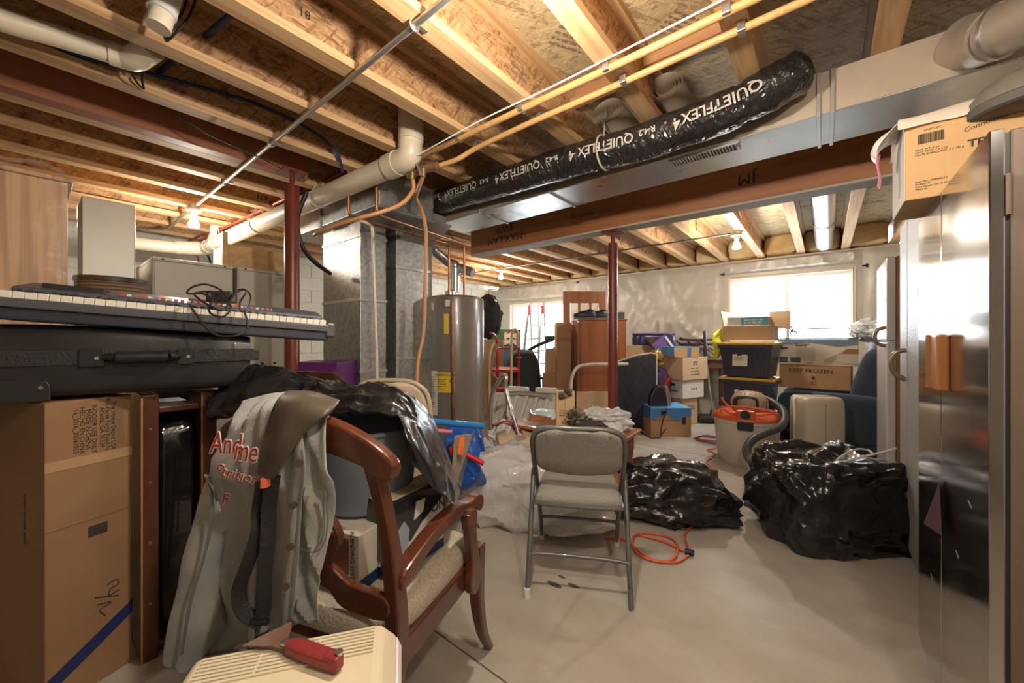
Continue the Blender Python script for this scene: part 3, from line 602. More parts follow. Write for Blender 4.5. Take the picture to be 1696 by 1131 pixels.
for k,(y0,y1) in enumerate(((.57,1.09),(1.121,1.604))):
    t=thing('furnace',('light grey furnace cabinet beside the metal cabinet','light grey furnace cabinet under the pine shelf box')[k],'furnace',(-4.4,(y0+y1)/2,0),0,'light grey furnaces')
    MB().span((-4.75,y0,.02),(-4.0,y1,1.83)).build('body',APPL,t,bevel=.008)
    MB().span((-4.75,y0,1.83),(-3.995,y1,1.856)).build('top_rail',APPL,t,bevel=.005)
    for z0,z1 in ((.05,.95),(.96,1.815)): MB().span((-4.0,y0+.012,z0),(-3.99,y1-.012,z1)).build('door_panel',APPL,t,bevel=.003)
    for y in (y0+.06,y1-.06): MB().rod((-3.996,y,1.843),(-3.988,y,1.843),.008,10).build('screw',BLK,t)
    for s in (0,1): MB().rod((-3.992,(y0+y1)/2+.1*s-.05,1.0),(-3.982,(y0+y1)/2+.1*s-.05,1.0),.012,10).build('knob',BLK,t)
t=thing('shelf_box','pine shelf box resting on the furnace beside the post','shelf',(-4.3,1.3,1.857))
MB().span((-4.12,1.07,1.857),(-4.10,1.55,2.06)).build('front_board',PINE,t,bevel=.002); MB().span((-4.5,1.07,1.857),(-4.12,1.09,2.06)).build('side_board',PINE,t,bevel=.002)
MB().span((-4.5,1.53,1.857),(-4.12,1.55,2.06)).build('side_board',PINE,t,bevel=.002); MB().span((-4.5,1.09,1.857),(-4.12,1.53,1.87)).build('base_board',PINE,t); MB().span((-4.1,1.03,1.857),(-4.06,1.07,2.16)).build('corner_post',PINE,t,bevel=.003)
# ---------------------------------------------------------------- keyboard
kb=thing('electric_keyboard','long dark electric keyboard with white keys lying on the black case','keyboard',(-1.991,-.066,1.276))
ux=V((.264,.92,-.072)).normalized(); vx=V((-.961,.276,0)); wx=ux.cross(vx).normalized()
KM=Matrix((ux,vx,wx)).transposed().to_4x4(); KM.translation=(-1.991,-.066,1.283)
def kbuild(n,m,lo,hi,par=kb,bev=.003): return MB().span(lo,hi,M=KM).build(n,m,par,bevel=bev)
kbuild('base_case',GREYD,(-.04,.012,0),(.94,.33,.045),bev=.008)
kbuild('front_rail',GREYP,(-.015,0,.04),(.945,.02,.07),bev=.004)
kbuild('end_block',GREYP,(-.05,0,.03),(-.017,.34,.088),bev=.006); kbuild('end_block',GREYP,(.925,0,.018),(.962,.34,.082),bev=.008)
MB().hexa([KM@V(q) for q in ((-.04,.165,.045),(.93,.165,.045),(.93,.34,.045),(-.04,.34,.045))],[KM@V(q) for q in ((-.04,.17,.118),(.93,.17,.118),(.93,.33,.150),(-.04,.33,.150))]).build('control_panel',GREYP,kb,bevel=.006)
IV=mat('ivory key',(.72,.68,.58),.3)
for k in range(36):
    x=-.012+.026*k; kbuild('white_key',IV,(x+.0006,.012,.069),(x+.0254,.165,.092),bev=.002)
    if k%7 in (0,1,3,4,5) and k<35: kbuild('black_key',BLK,(x+.019,.06,.09),(x+.033,.165,.104),bev=.003)
for k in range(26):
    kbuild('button',(mat('red button',(.5,.07,.03),.4),mat('pale button',(.6,.55,.55),.4),mat('violet button',(.25,.18,.4),.4))[k*7%3],(.22+.02*k,.2,.12),(.232+.02*k,.215,.132),bev=.001)
kbuild('display',mat('amber display',(.12,.06,.03),.15),(.42,.235,.125),(.56,.28,.144)); 
for x in (.02,.72): kbuild('speaker_grille',BLK,(x,.2,.118),(x+.16,.3,.142))
t=thing('power_adapter','black power adapter with tangled cable lying on the keyboard','adapter',(-1.888,0.468,1.39))
MB().box((-1.846,0.463,1.386),(.085,.05,.045),rz=60).build('brick',BLK,t,bevel=.006)
MB().box((-1.851,0.433,1.393),(.008,.03,.02),rz=60).build('prong',SILV,t)
MB().tube([(-1.796,0.478,1.384),(-1.781,0.489,1.398),(-1.774,0.521,1.415),(-1.732,0.529,1.389),(-1.714,0.518,1.347),(-1.701,0.49,1.324),(-1.704,0.487,1.36),(-1.698,0.505,1.402),(-1.768,0.5,1.412),(-1.732,0.465,1.365),(-1.697,0.429,1.325),(-1.736,0.398,1.345),(-1.8,0.371,1.386),(-1.798,0.412,1.399),(-1.714,0.441,1.369),(-1.673,0.449,1.334),(-1.669,0.426,1.302),(-1.702,0.399,1.311),(-1.736,0.398,1.338),(-1.748,0.413,1.362),(-1.815,0.398,1.392),(-1.858,0.363,1.392),(-1.845,0.373,1.415),(-1.819,0.408,1.428),(-1.762,0.44,1.406),(-1.716,0.453,1.37)],.0035,8,sm=6).build('cable',CABM,t,smooth=True)
MB().tube([(-1.763,0.35,1.345),(-1.711,0.366,1.292),(-1.674,0.383,1.254),(-1.646,0.406,1.233),(-1.624,0.45,1.233),(-1.628,0.484,1.251),(-1.638,0.489,1.286),(-1.669,0.49,1.325)],.0035,8,sm=6).build('lead',CABM,t,smooth=True)
# ---------------------------------------------------------------- instrument case
t=thing('instrument_case','black soft instrument case with nylon strap and padded handle under the keyboard','case',(-1.94,.25,1.015))
cu=V((.27,.963,0)); cv=V((-.963,.27,0)); CM=Matrix((cu,cv,V((0,0,1)))).transposed().to_4x4(); CM.translation=(-2.024,-.067,1.017)
LEA=mat('black case vinyl',(.014,.014,.015),.4,var=((.022,.021,.02),2,(1,1,1),.4,.7),bump=(4,.25,(1,1,1)),coat=.15); NYL=mat('nylon webbing',(.02,.018,.017),.65,bump=(120,.3,(1,1,1)))
mb=MB()
rows=[]
n=24
for i in range(n+1):
    x=-.36+1.015*i/n; e=min(1,min(i,n-i)*.55); zt=.255-.028*(x/.65)+.004*math.sin(x*9); zb=.004+.012*(abs(x-.25)/.4)**2*(x<.1)*-.2+.0
    ring=[]
    for k in range(28):
        a=2*PI*k/28; c,s_=math.cos(a),math.sin(a); sg=lambda q:math.copysign(abs(q)**.28,q)
        ring.append(CM@V((x,.19+sg(c)*.19*(.93+.07*e)+.006*math.sin(x*11+a),(zt+zb)/2+sg(s_)*(zt-zb)/2*(.9+.1*e))))
    rows.append(ring)
for r in rows: mb.v+=r
for i in range(n):
    for k in range(28): mb.f.append([i*28+k,i*28+(k+1)%28,(i+1)*28+(k+1)%28,(i+1)*28+k])
mb.f+=[list(range(27,-1,-1)),[n*28+k for k in range(28)]]
mb.build('case_body',LEA,t,smooth=True)
cbx=lambda n,m,lo,hi,bev=.002,par=t: MB().span(lo,hi,M=CM).build(n,m,par,bevel=bev)
cbx('webbing_strap',NYL,(-.35,-.008,.115),(.665,-.001,.165))
for x0,x1 in ((.172,.235),(.427,.473)): p=cbx('leather_patch',LEA,(x0,-.016,.108),(x1,-.006,.17),.004); MB().tube([CM@V((x0*.3+x1*.7,-.015,.138)),CM@V((x0*.3+x1*.7,-.02,.138))],.006,12).build('rivet',SILV,p)
MB().tube([CM@V(q) for q in ((.236,-.012,.14),(.25,-.022,.142),(.27,-.034,.14))],.014,10,sm=3).build('handle_end',LEA,t,smooth=True)
MB().tube([CM@V((.268,-.034,.14)),CM@V((.405,-.034,.14))],.02,14).build('handle_grip',LEA,t,smooth=True)
MB().tube([CM@V(q) for q in ((.405,-.034,.14),(.42,-.022,.142),(.43,-.012,.14))],.014,10,sm=3).build('handle_end',LEA,t,smooth=True)
mb=MB().prism([(-.36,.0),(.108,.0),(.108,.05),(.1,.066),(.06,.07),(0,.074),(-.1,.1),(-.36,.12)],.01,CM@Matrix.Translation((0,-.004,0))); p=mb.build('corner_patch',LEA,t,bevel=.003); MB().tube([CM@V((.088,-.008,.045)),CM@V((.088,-.014,.045))],.006,12).build('rivet',SILV,p)
cbx('side_buckle',BLK,(.655,-.004,.118),(.685,.04,.16),.004)
# ---------------------------------------------------------------- dark wooden rack and tall carton
t=thing('wooden_rack','narrow dark cherry wood rack with worn edges under the black case','rack',(-2.15,.37,0))
for y0,y1 in ((.252,.302),(.43,.485)): MB().span((-2.36,y0,0),(-1.985,y1,1.010)).build('side_panel',DKW,t,bevel=.006)
for z in (.96,.05): MB().span((-2.34,.302,z-.025),(-2.0,.43,z)).build('shelf',DKW,t,bevel=.006)
MB().span((-2.36,.302,0),(-2.34,.43,1.0)).build('back_panel',DKW,t); MB().span((-2.3,.485,.94),(-2.02,.60,.965)).build('side_ledge',DKW,t,bevel=.006)
for z in (.22,.45,.68,.88): MB().rod((-1.986,.277,z),(-1.983,.277,z),.005,8).build('nail',SILV,t)
for y0 in (.253,.433): MB().span((-1.988,y0-.001,.0),(-1.984,y0+.004,1.0)).build('worn_edge',mat('bare worn wood',(.36,.19,.10),.5),t)
tag(MB().blob((-2.16,.366,.48),(.26,.115,.80),40,40,9,.01,3,.03,3,seed=4).build('wrapped_parcel',mat('black stretch film',(.012,.011,.012),.18,coat=.7,bump=(7,.5,(1,1,2))),None,smooth=True),'dark parcel in glossy black film standing inside the wooden rack','parcel')
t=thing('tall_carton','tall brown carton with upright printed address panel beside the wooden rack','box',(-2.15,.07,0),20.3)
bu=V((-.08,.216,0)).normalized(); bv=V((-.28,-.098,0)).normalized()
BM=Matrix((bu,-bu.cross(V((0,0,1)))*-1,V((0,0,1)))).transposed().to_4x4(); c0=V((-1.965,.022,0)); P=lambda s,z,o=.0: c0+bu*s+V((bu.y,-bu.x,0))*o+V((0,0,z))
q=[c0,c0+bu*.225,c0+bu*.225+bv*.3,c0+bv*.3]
MB().hexa(q,[a+V((0,0,1.012)) for a in q]).build('box_body',mat('shaded kraft',(.27,.15,.07),.7,var=((.22,.12,.055),2.2,(1,1,1),.4,.65)),t,bevel=.004)  # kraft darkened: the shade on this carton is put into its colour
FM=lambda s,z,r=0: Matrix.Translation(P(s,z,.0012))@Matrix.Rotation(math.atan2(bu.y,bu.x),4,'Z')@Matrix.Rotation(R(r),4,'Y')
for k,s in enumerate(('The Home Depot USA','2455 Paces Ferry Road N.W.','Atlanta, GA 30339','INDOOR USE ONLY','MADE IN CHINA','HECHO EN CHINA','16_2016_20041853')): lettering(s,.019,FM(.172-.0155*k-(.006 if k>2 else 0),.905,90),BLKINK,t,align='CENTER',depth=.0003)
MB().box((0,0,0),(.226,.002,.035),M=FM(.1125,.80)).build('tape_band',TAPE,t); MB().box((0,0,0),(.05,.002,.036),M=FM(.13,.545)).build('black_label',BLKINK,t)
MB().box((0,0,0),(.226,.002,.003),M=FM(.1125,.59)).build('fold_line',mat('cardboard crease',(.22,.12,.06),.8),t)
for pts in ([(0,.04),(.02,.06),(.035,.045),(.02,.03),(.03,.01),(.05,.03)],[(.01,-.02),(.05,-.01),(.03,-.035),(.06,-.05)],[(-.01,.0),(.06,.012)]):
    MB().tube([FM(.13,.30,35)@V((x,0,z)) for x,z in pts],.0016,6,sm=5).build('handwriting',BLKINK,t)
MB().prism([(-.001,.055),(.227,.19),(.227,.235),(-.001,.10)],.006,FM(0,0)).build('blue_strap',mat('blue strap',(.012,.02,.10),.6),t)
sM=Matrix.Translation(c0+bv*.15)@Matrix.Rotation(math.atan2(-bv.y,-bv.x),4,'Z')
lettering('OPEN OTHER END',.02,Matrix.Translation(c0+bv*.12+V((bv.y,-bv.x,0))*-.0012+V((0,0,.62)))@Matrix.Rotation(math.atan2(-bv.y,-bv.x),4,'Z')@Matrix.Rotation(R(90),4,'Y'),BLKINK,t,depth=.0003)
# ---------------------------------------------------------------- chairs and bins between rack and furnace
t=thing('folding_chair','tan metal folding chair standing folded up beside the water heater','chair',(-1.93,1.28,0),38.9)
TAN=mat('tan enamel',(.42,.34,.24),.35,coat=.2)
MB().tube([(-.23,.02,.0),(-.23,.0,.55),(-.225,0,.86),(-.15,0,.965),(0,0,.985),(.15,0,.965),(.225,0,.86),(.23,0,.55),(.23,.02,0)],.014,12,sm=8).build('frame',TAN,t,smooth=True,world=False)
rows=[[(-.2*w,-.012-.01*math.sin(u*PI),z),(-.07*w,-.03,z),(.07*w,-.03,z),(.2*w,-.012,z)] for u,(w,z) in enumerate(((1.02,.6),(1.08,.75),(1.06,.86),(.8,.945),(.35,.975)))]
MB().loft(rows,4,4).build('backrest',TAN,t,smooth=True,solid=.012,world=False)
MB().box((0,.035,.32),(.40,.03,.42)).build('seat',TAN,t,bevel=.012,world=False)
for s in (-1,1): MB().rod((s*.2,.06,.02),(s*.2,.05,.72),.012,10).build('leg',TAN,t,smooth=True,world=False); MB().rod((s*.2,.06,0),(s*.2,.06,.04),.016,10).build('foot_cap',BLK,t,world=False)
MB().rod((-.2,.06,.18),(.2,.06,.18),.009,8).build('stretcher',TAN,t,world=False)
t=thing('dining_chair','dark cherry dining chair with curved top rail behind the black bag','chair',(-2.45,1.16,0),38.9)
for s in (-1,1):
    MB().tube([(s*.19,-.2,0),(s*.19,-.18,.45),(s*.185,-.20,.75),(s*.18,-.23,1.0)],[.02,.021,.018,.016],8,sm=4).build('stile',DKW,t,smooth=True,world=False)
    MB().tube([(s*.19,.2,0),(s*.19,.19,.43)],[.017,.021],8).build('leg',DKW,t,world=False)
MB().prism([(-.22,.93),(-.21,.99),(-.15,1.03),(0,1.04),(.15,1.03),(.21,1.0),(.22,.94),(.1,.955),(-.1,.955)],.025,frame((0,-.225,0))).build('top_rail',DKW,t,bevel=.006,world=False)
for k in range(4): MB().tube([(-.11+.073*k,-.18,.46),(-.11+.073*k,-.2,.72),(-.11+.073*k,-.224,.96)],.011,8).build('slat',DKW,t,smooth=True,world=False)
MB().box((0,0,.455),(.44,.43,.05)).build('seat',mat('brown seat cloth',(.16,.10,.07),.8),t,bevel=.02,world=False)
t=thing('drawer_tower','purple plastic drawer tower behind the dark dining chair','drawers',(-3.055,1.453,0.848)[:2]+(0,))
x,y,_=t.location; PUR=mat('purple plastic',(.11,.02,.13),.35)
MB().box((x,y,.53),(.34,.36,1.04),rz=38.9).build('body',PUR,t,bevel=.012)
for k in range(3): 
    p=MB().box((x+.115,y-.143,.2+.33*k),(.3,.02,.27),rz=38.9).build('drawer',PUR,t,bevel=.008); MB().box((x+.125,y-.155,.24+.33*k),(.1,.02,.02),rz=38.9).build('pull',PUR,p,bevel=.004)

# ---------------------------------------------------------------- armchair
CHW=mat('reddish mahogany',(.115,.030,.013),.25,coat=.5,var=((.06,.017,.009),1.6,(4,4,.7),.4,.7))
TWEED=mat('beige tweed',(.52,.45,.36),.9,var=((.40,.335,.255),160,(1,1,1),.4,.6),bump=(150,.4,(1,1,1)))
ac=thing('armchair','reddish wooden armchair with tweed seat holding the grey tub and boxes','armchair',(-1.1775,.74,0),18.2)
def ap(n,mb,m,**k): return mb.build(n,m,ac,world=False,**k)
for s in (-1,1):
    x=.25*s
    mb=MB(); P=[(x,-.28,0),(x,-.262,.2),(x,-.235,.42),(x,-.245,.6),(x-.004*s,-.275,.78),(x-.01*s,-.325,.955)]
    W=[(.034,.03),(.038,.036),(.046,.05),(.042,.042),(.04,.034),(.046,.03)]
    SP=spline(P,5); WP=spline([V((a,b,0)) for a,b in W],5)
    vs=[]; 
    for p,w in zip(SP,WP): vs+=[(p.x-w.x/2,p.y-w.y/2,p.z),(p.x+w.x/2,p.y-w.y/2,p.z),(p.x+w.x/2,p.y+w.y/2,p.z),(p.x-w.x/2,p.y+w.y/2,p.z)]
    n=len(SP); mb.add(vs,[[i*4+k,i*4+(k+1)%4,i*4+4+(k+1)%4,i*4+4+k] for i in range(n-1) for k in range(4)]+[[3,2,1,0],[n*4-4,n*4-3,n*4-2,n*4-1]]); ap('back_post',mb,CHW,bevel=.007)
    # sabre front leg
    mb=MB(); P=[(x+.01*s,.33,0),(x+.006*s,.275,.1),(x+.002*s,.245,.22),(x,.24,.34),(x,.245,.45)]; W=[.030,.036,.043,.048,.05]
    SP=spline(P,5); WW=[w.x for w in spline([V((w,0,0)) for w in W],5)]; vs=[]
    for p,w in zip(SP,WW): vs+=[(p.x-w/2,p.y-w/2,p.z),(p.x+w/2,p.y-w/2,p.z),(p.x+w/2,p.y+w/2,p.z),(p.x-w/2,p.y+w/2,p.z)]
    n=len(SP); mb.add(vs,[[i*4+k,i*4+(k+1)%4,i*4+4+(k+1)%4,i*4+4+k] for i in range(n-1) for k in range(4)]+[[3,2,1,0],[n*4-4,n*4-3,n*4-2,n*4-1]]); ap('leg',mb,CHW,bevel=.006)
    ap('side_rail',MB().box((x,.0,.39),(.03,.46,.075)),CHW,bevel=.005)
    # arm with scroll and its curved support
    prof=[(-.245,.615),(-.18,.640),(-.06,.668),(.06,.672),(.15,.655),(.205,.655),(.235,.64),(.240,.612),(.222,.594),(.200,.598),(.192,.616),(.13,.622),(.03,.632),(-.07,.628),(-.17,.603),(-.245,.575)]
    sp=[(v.x,v.z) for v in spline([V((a,0,b)) for a,b in prof],3,closed=True)]
    ap('armrest',MB().prism(sp,.046,frame((x+.008*s,0,0),0,0,90)),CHW,bevel=.006)
    sup=[(.155,.625),(.15,.56),(.165,.48),(.185,.40),(.18,.355),(.155,.335),(.12,.345),(.108,.385),(.118,.44),(.112,.50),(.098,.56),(.085,.63)]
    sp=[(v.x,v.z) for v in spline([V((a,0,b)) for a,b in sup],3,closed=True)]
    ap('arm_support',MB().prism(sp,.03,frame((x+.03*s,0,0),0,0,90)),CHW,bevel=.005)
ap('front_rail',MB().box((0,.245,.39),(.46,.03,.075)),CHW,bevel=.005); ap('back_rail',MB().box((0,-.235,.40),(.46,.028,.06)),CHW,bevel=.005)
# curved crest rail
cr=[(-.29,.94),(-.293,.905),(-.275,.885),(-.255,.895),(-.22,.918),(-.08,.945),(.08,.945),(.22,.918),(.255,.895),(.29,.885),(.318,.905),(.315,.94),(.25,.985),(.14,1.025),(0,1.035),(-.14,1.025),(-.25,.985)]
sp=[(v.x,v.z) for v in spline([V((a,0,b)) for a,b in cr],4,closed=True)]
ap('crest_rail',MB().prism(sp,.032,frame((0,-.325,.93),9,0,0)@frame((0,0,-.93))),CHW,bevel=.009,bseg=3)
bw=[(-.235,.50),(-.10,.50),(-.05,.535),(0,.545),(.05,.535),(.10,.50),(.235,.50),(.235,.56),(.12,.57),(.06,.60),(0,.61),(-.06,.60),(-.12,.57),(-.235,.56)]
ap('lower_rail',MB().prism([(v.x,v.z) for v in spline([V((a,0,b)) for a,b in bw],3,closed=True)],.022,frame((0,-.255,0))),CHW,bevel=.005)
mb=MB()
for s in (-1,1): ap('back_splat',MB().tube([(s*.03,-.255,.60),(s*.09,-.268,.70),(s*.03,-.29,.80),(s*.08,-.318,.94)],.012,8,sm=6),CHW,smooth=True)
mb=MB().blob((0,.0,.445),(.50,.53,.10),44,24,5,.0,3,0,3); ap('seat',mb,TWEED,smooth=True)
# ---------------------------------------------------------------- boxes and tub on the armchair
t=thing('blender_box','white blender carton with blue edge and printed fruit on the armchair seat','box',(-1.20,.683,.49),18.2)
WCB=mat('white printed carton',(.66,.62,.54),.45); NAVY=mat('navy print',(.012,.035,.12),.4)
MB().box((0,0,.0875),(.26,.30,.165)).build('box_body',WCB,t,world=False,bevel=.003)
MB().box((.0,-.1505,.022),(.262,.003,.034)).box((.1305,0,.022),(.003,.302,.034)).build('blue_band',NAVY,t,world=False)
MB().box((.05,-.1512,.105),(.09,.003,.1)).build('photo_panel',mat('brown print',(.22,.08,.05),.5),t,world=False)
for k,(x,z,r,c) in enumerate(((.03,.07,.022,(.14,.05,.04)),(.065,.085,.020,(.18,.07,.05)),(.045,.055,.018,(.12,.04,.03)),(.04,.14,.022,(.5,.02,.03)),(.075,.135,.02,(.45,.02,.02)))): MB().lathe([(0,-.0016),(r,-.0016),(r,0),(0,0)],16,frame((x,-.1515,z),90)).build('fruit_print',mat('fruit print %d'%k,c,.5),t,world=False)
lettering('BLENDING SYSTEM',.019,frame((.108,-.1525,.1))@Matrix.Rotation(R(90),4,'Y'),BLKINK,t,world=False,depth=.0003)
t=thing('kettle_box','black and cream coffee maker carton leaning behind the armchair arm','box',(-1.11,.775,.49),98)
BGL=mat('glossy black print',(.02,.02,.023),.25,coat=.5)
MB().box((0,-.035,.125),(.25,.09,.235)).build('box_body',mat('cream carton',(.62,.52,.36),.5),t,world=False,bevel=.003)
MB().box((0,-.081,.165),(.245,.003,.15)).build('black_panel',BGL,t,world=False); MB().box((-.126,-.035,.125),(.003,.085,.23)).build('side_panel',BGL,t,world=False)
MB().prism([(-.12,.03),(.12,.03),(.12,.18),(.02,.13),(-.03,.09),(-.12,.07)],.003,frame((0,-.0825,0))).build('white_panel',WCB,t,world=False)
MB().box((0,-.083,.018),(.246,.003,.03)).build('blue_band',NAVY,t,world=False)
MB().prism([(-.085,.06),(-.05,.06),(-.04,.13),(-.06,.16),(-.095,.13)],.003,frame((0,-.0845,0))).build('kettle_print',mat('blue silver print',(.42,.50,.58),.3,metal=.4),t,world=False)
MB().prism([(-.02,.15),(.02,.165),(.03,.205),(-.01,.205)],.003,frame((0,-.0845,0))).build('cup_print',WHITEP,t,world=False)
for k in range(4): MB().box((.06,-.0845,.075+.014*k),(.09-.015*(k%2),.002,.004)).build('text_line',mat('grey print',(.44,.40,.35),.5),t,world=False)
lettering('ON',.045,frame((.095,-.0850,.155)),BLKINK,t,world=False); lettering('R526',.02,frame((-.129,-.035,.05),0,0,-90),WHITEP,t,world=False)
MB().box((.06,-.035,.243),(.07,.05,.002)).build('barcode_label',WHITEP,t,world=False)
t=thing('plastic_tub','round slate grey plastic tub under the black bag on the armchair','tub',(-1.225,.725,.665))
TUBM=mat('slate grey tub',(.15,.175,.215),.45,var=((.17,.195,.23),2,(1,1,1),.4,.6),bump=(80,.05,(.3,.3,3)))
c=(-1.225,.725,.667)
MB().lathe([(0,0),(.135,0),(.145,.008),(.175,.25),(.185,.255),(.186,.265),(.176,.266),(.170,.256),(.138,.014),(0,.012)],56,frame(c)).build('body',TUBM,t,smooth=True)
MB().box((c[0]-.03,c[1]-.176,c[2]+.22),(.012,.006,.09),rz=10).build('price_sticker',mat('clear sticker',(.5,.45,.38),.2),t)
# ---------------------------------------------------------------- black bag draped across
BAGM=mat('black bin liner',(.011,.0105,.011),.25,coat=.2,crinkle=(6.5,.5,.035))
crease_=crease
def drape(rows,wob=.012,ws=9,seed=0,sm=6,smr=6,m=None,solid=.0015,crease=.018):
    mb=MB().loft([[D_ if isinstance(D_,V) else V(D_) for D_ in r] for r in rows],sm,smr)
    out=[]
    for v in mb.v:
        q=v*6+V((seed,0,seed)); h=crease_(q*.7,1.0)*crease
        out.append(v+noise.noise_vector(v*ws+V((seed,3,1)))*wob+V((.62,-.77,.25))*h*.6+V((0,0,h*.5)))
    mb.v=out; return mb
mb=drape([
 [(-2.226,0.58,0.951),(-2.08,0.698,1.029),(-1.849,0.821,1.006),(-1.627,0.935,0.979),(-1.399,1.03,0.91),(-1.271,1.107,0.732),(-1.181,1.128,0.562)],
 [(-2.044,0.483,0.966),(-1.907,0.594,1.09),(-1.702,0.682,1.065),(-1.517,0.767,1.031),(-1.322,0.861,1.025),(-1.174,0.941,0.935),(-1.103,1.037,0.662)],
 [(-1.879,0.436,0.949),(-1.723,0.537,1.037),(-1.493,0.619,1.025),(-1.287,0.683,1.019),(-1.112,0.747,1.016),(-0.995,0.791,0.914),(-1.007,0.935,0.672)],
 [(-1.785,0.409,0.923),(-1.625,0.487,0.997),(-1.383,0.554,1.005),(-1.152,0.612,1.006),(-0.984,0.671,0.992),(-0.912,0.703,0.9),(-0.93,0.843,0.685)],
 [(-1.798,0.425,0.894),(-1.648,0.494,0.936),(-1.425,0.571,0.942),(-1.171,0.622,0.976),(-0.968,0.67,0.983),(-0.927,0.678,0.877),(-0.914,0.804,0.718)]],.007,12,2,14,12,crease=.05)
tag(mb.build('bin_liner',BAGM,None,smooth=True,solid=.0015),'black plastic bag draped across the rack, the tub and the chairs','bag')
# ---------------------------------------------------------------- denim jacket
DEN=mat('washed grey denim',(.39,.385,.36),.92,var=((.25,.265,.27),5,(1,1,1),.35,.7),var2=((.44,.42,.36),2.2,(2,2,.6),.5,.75),bump=(220,.25,(1,1,1)),sheen=.2)
SEAM=mat('denim seam',(.16,.16,.155),.9); 
jk=thing('denim_jacket','washed grey denim work jacket hanging over the armchair back','jacket',(-1.136,0.368,0.692))
def cloth(rows,amp=.012,ws=14,seed=0,fold=.026): 
    mb=MB().loft(rows,7,6); out=[]
    for v in mb.v:
        q=V((v.x*16+v.y*16,v.z*2.2,seed)); h=noise.noise(q)*fold+noise.noise(V((v.x*8+v.y*6,v.z*1.6+v.x*3,seed+5)))*fold*.9+max(0,1-3.2*abs(noise.noise(V((v.x*9+v.y*9+v.z*2.5,v.z*2.2,seed+2)))))*fold*.7+noise.noise(V((v.x*30,v.y*30,v.z*11+seed)))*amp*.5
        out.append(v+V((.65,-.76,0))*h)
    mb.v=out; return mb
cloth([[(-1.221,0.428,1.065),(-1.125,0.454,1.074),(-1.038,0.473,1.064),(-0.993,0.483,1.048)],
 [(-1.103,0.381,1.05),(-1.035,0.398,1.049),(-0.975,0.421,1.032),(-0.928,0.44,1.021)],
 [(-1.093,0.364,0.965),(-1.017,0.38,0.975),(-0.951,0.408,0.973),(-0.917,0.446,0.92)],
 [(-1.119,0.365,0.868),(-1.036,0.387,0.881),(-0.966,0.422,0.88),(-0.928,0.469,0.867)],
 [(-1.159,0.375,0.745),(-1.068,0.397,0.764),(-1,0.432,0.763),(-0.969,0.484,0.754)],
 [(-1.162,0.373,0.634),(-1.071,0.395,0.656),(-1.005,0.429,0.665),(-0.987,0.469,0.654)],
 [(-1.164,0.371,0.546),(-1.079,0.395,0.569),(-1.017,0.425,0.579),(-1.003,0.456,0.569)],
 [(-1.175,0.369,0.446),(-1.089,0.393,0.478),(-1.03,0.428,0.491),(-1.012,0.455,0.49)]],seed=1).build('front_panel',DEN,jk,smooth=True,solid=.004)
cloth([[(-1.332,0.39,1.038),(-1.234,0.43,1.064),(-1.154,0.444,1.07)],
 [(-1.235,0.339,0.999),(-1.124,0.377,1.045),(-1.065,0.387,1.047)],
 [(-1.243,0.32,0.942),(-1.12,0.355,0.986),(-1.054,0.37,0.978)],
 [(-1.288,0.31,0.871),(-1.155,0.343,0.897),(-1.08,0.365,0.884)],
 [(-1.37,0.324,0.754),(-1.234,0.353,0.764),(-1.129,0.373,0.77)],
 [(-1.391,0.329,0.606),(-1.237,0.351,0.641),(-1.132,0.371,0.661)],
 [(-1.395,0.338,0.467),(-1.246,0.356,0.511),(-1.134,0.369,0.551)],
 [(-1.39,0.343,0.301),(-1.255,0.362,0.377),(-1.14,0.377,0.45)]],seed=5).build('back_panel',DEN,jk,smooth=True,solid=.004)
mb=MB(); secs=[((-1.334,0.388,0.974),(-1.309,0.408,0.93)),((-1.379,0.326,0.83),(-1.314,0.379,0.803)),((-1.384,0.296,0.734),(-1.31,0.356,0.699)),((-1.395,0.274,0.627),(-1.318,0.336,0.593)),((-1.401,0.257,0.531),(-1.311,0.329,0.498)),((-1.401,0.244,0.454),(-1.297,0.328,0.421)),((-1.408,0.238,0.387),(-1.327,0.304,0.357)),((-1.412,0.235,0.354),(-1.336,0.297,0.327))]
rows=[]
for l,r in secs:
    a,b=V(l),V(r); c=(a+b)/2; w=(b-a)/2; f=V((.628,-.778,0))*.045
    rows.append([c+w*math.cos(q)+f*math.sin(q)*(1 if math.sin(q)>0 else .6) for q in [k*2*PI/14 for k in range(15)]])
mb.loft(rows,2,5); mb.v=[v+V((.62,-.77,0))*noise.noise(V((v.x*18,v.y*18,v.z*9)))*.012 for v in mb.v]
mb.build('sleeve',DEN,jk,smooth=True,solid=.004)
def strip(n,pts,r,m,par=jk,fl=.3): return MB().tube(pts,r,8,sm=5,flat=fl).build(n,m,par,smooth=True)
strip('sleeve_seam',[(-1.22,0.281,0.869),(-1.229,0.29,0.771),(-1.233,0.274,0.667),(-1.245,0.252,0.574),(-1.259,0.24,0.474),(-1.266,0.235,0.421)],.004,SEAM)
strip('armhole_seam',[(-1.236,0.277,0.873),(-1.213,0.287,0.844),(-1.223,0.299,0.801)],.004,SEAM)
cloth([[(-0.969,0.378,1.025),(-0.945,0.388,1.024)],[(-0.957,0.375,0.944),(-0.927,0.391,0.94)],[(-1.009,0.388,0.828),(-0.979,0.406,0.824)],[(-1.021,0.387,0.722),(-0.987,0.402,0.721)],[(-1.031,0.383,0.617),(-1,0.398,0.616)],[(-1.046,0.38,0.508),(-1.012,0.395,0.516)]],.004,8,1,.006).build('button_placket',DEN,jk,smooth=True,solid=.004)
strip('placket_seam',[(-0.919,0.38,0.97),(-0.931,0.389,0.918),(-0.977,0.401,0.818),(-0.978,0.396,0.725),(-0.99,0.393,0.621),(-1.002,0.39,0.529)],.0025,SEAM)
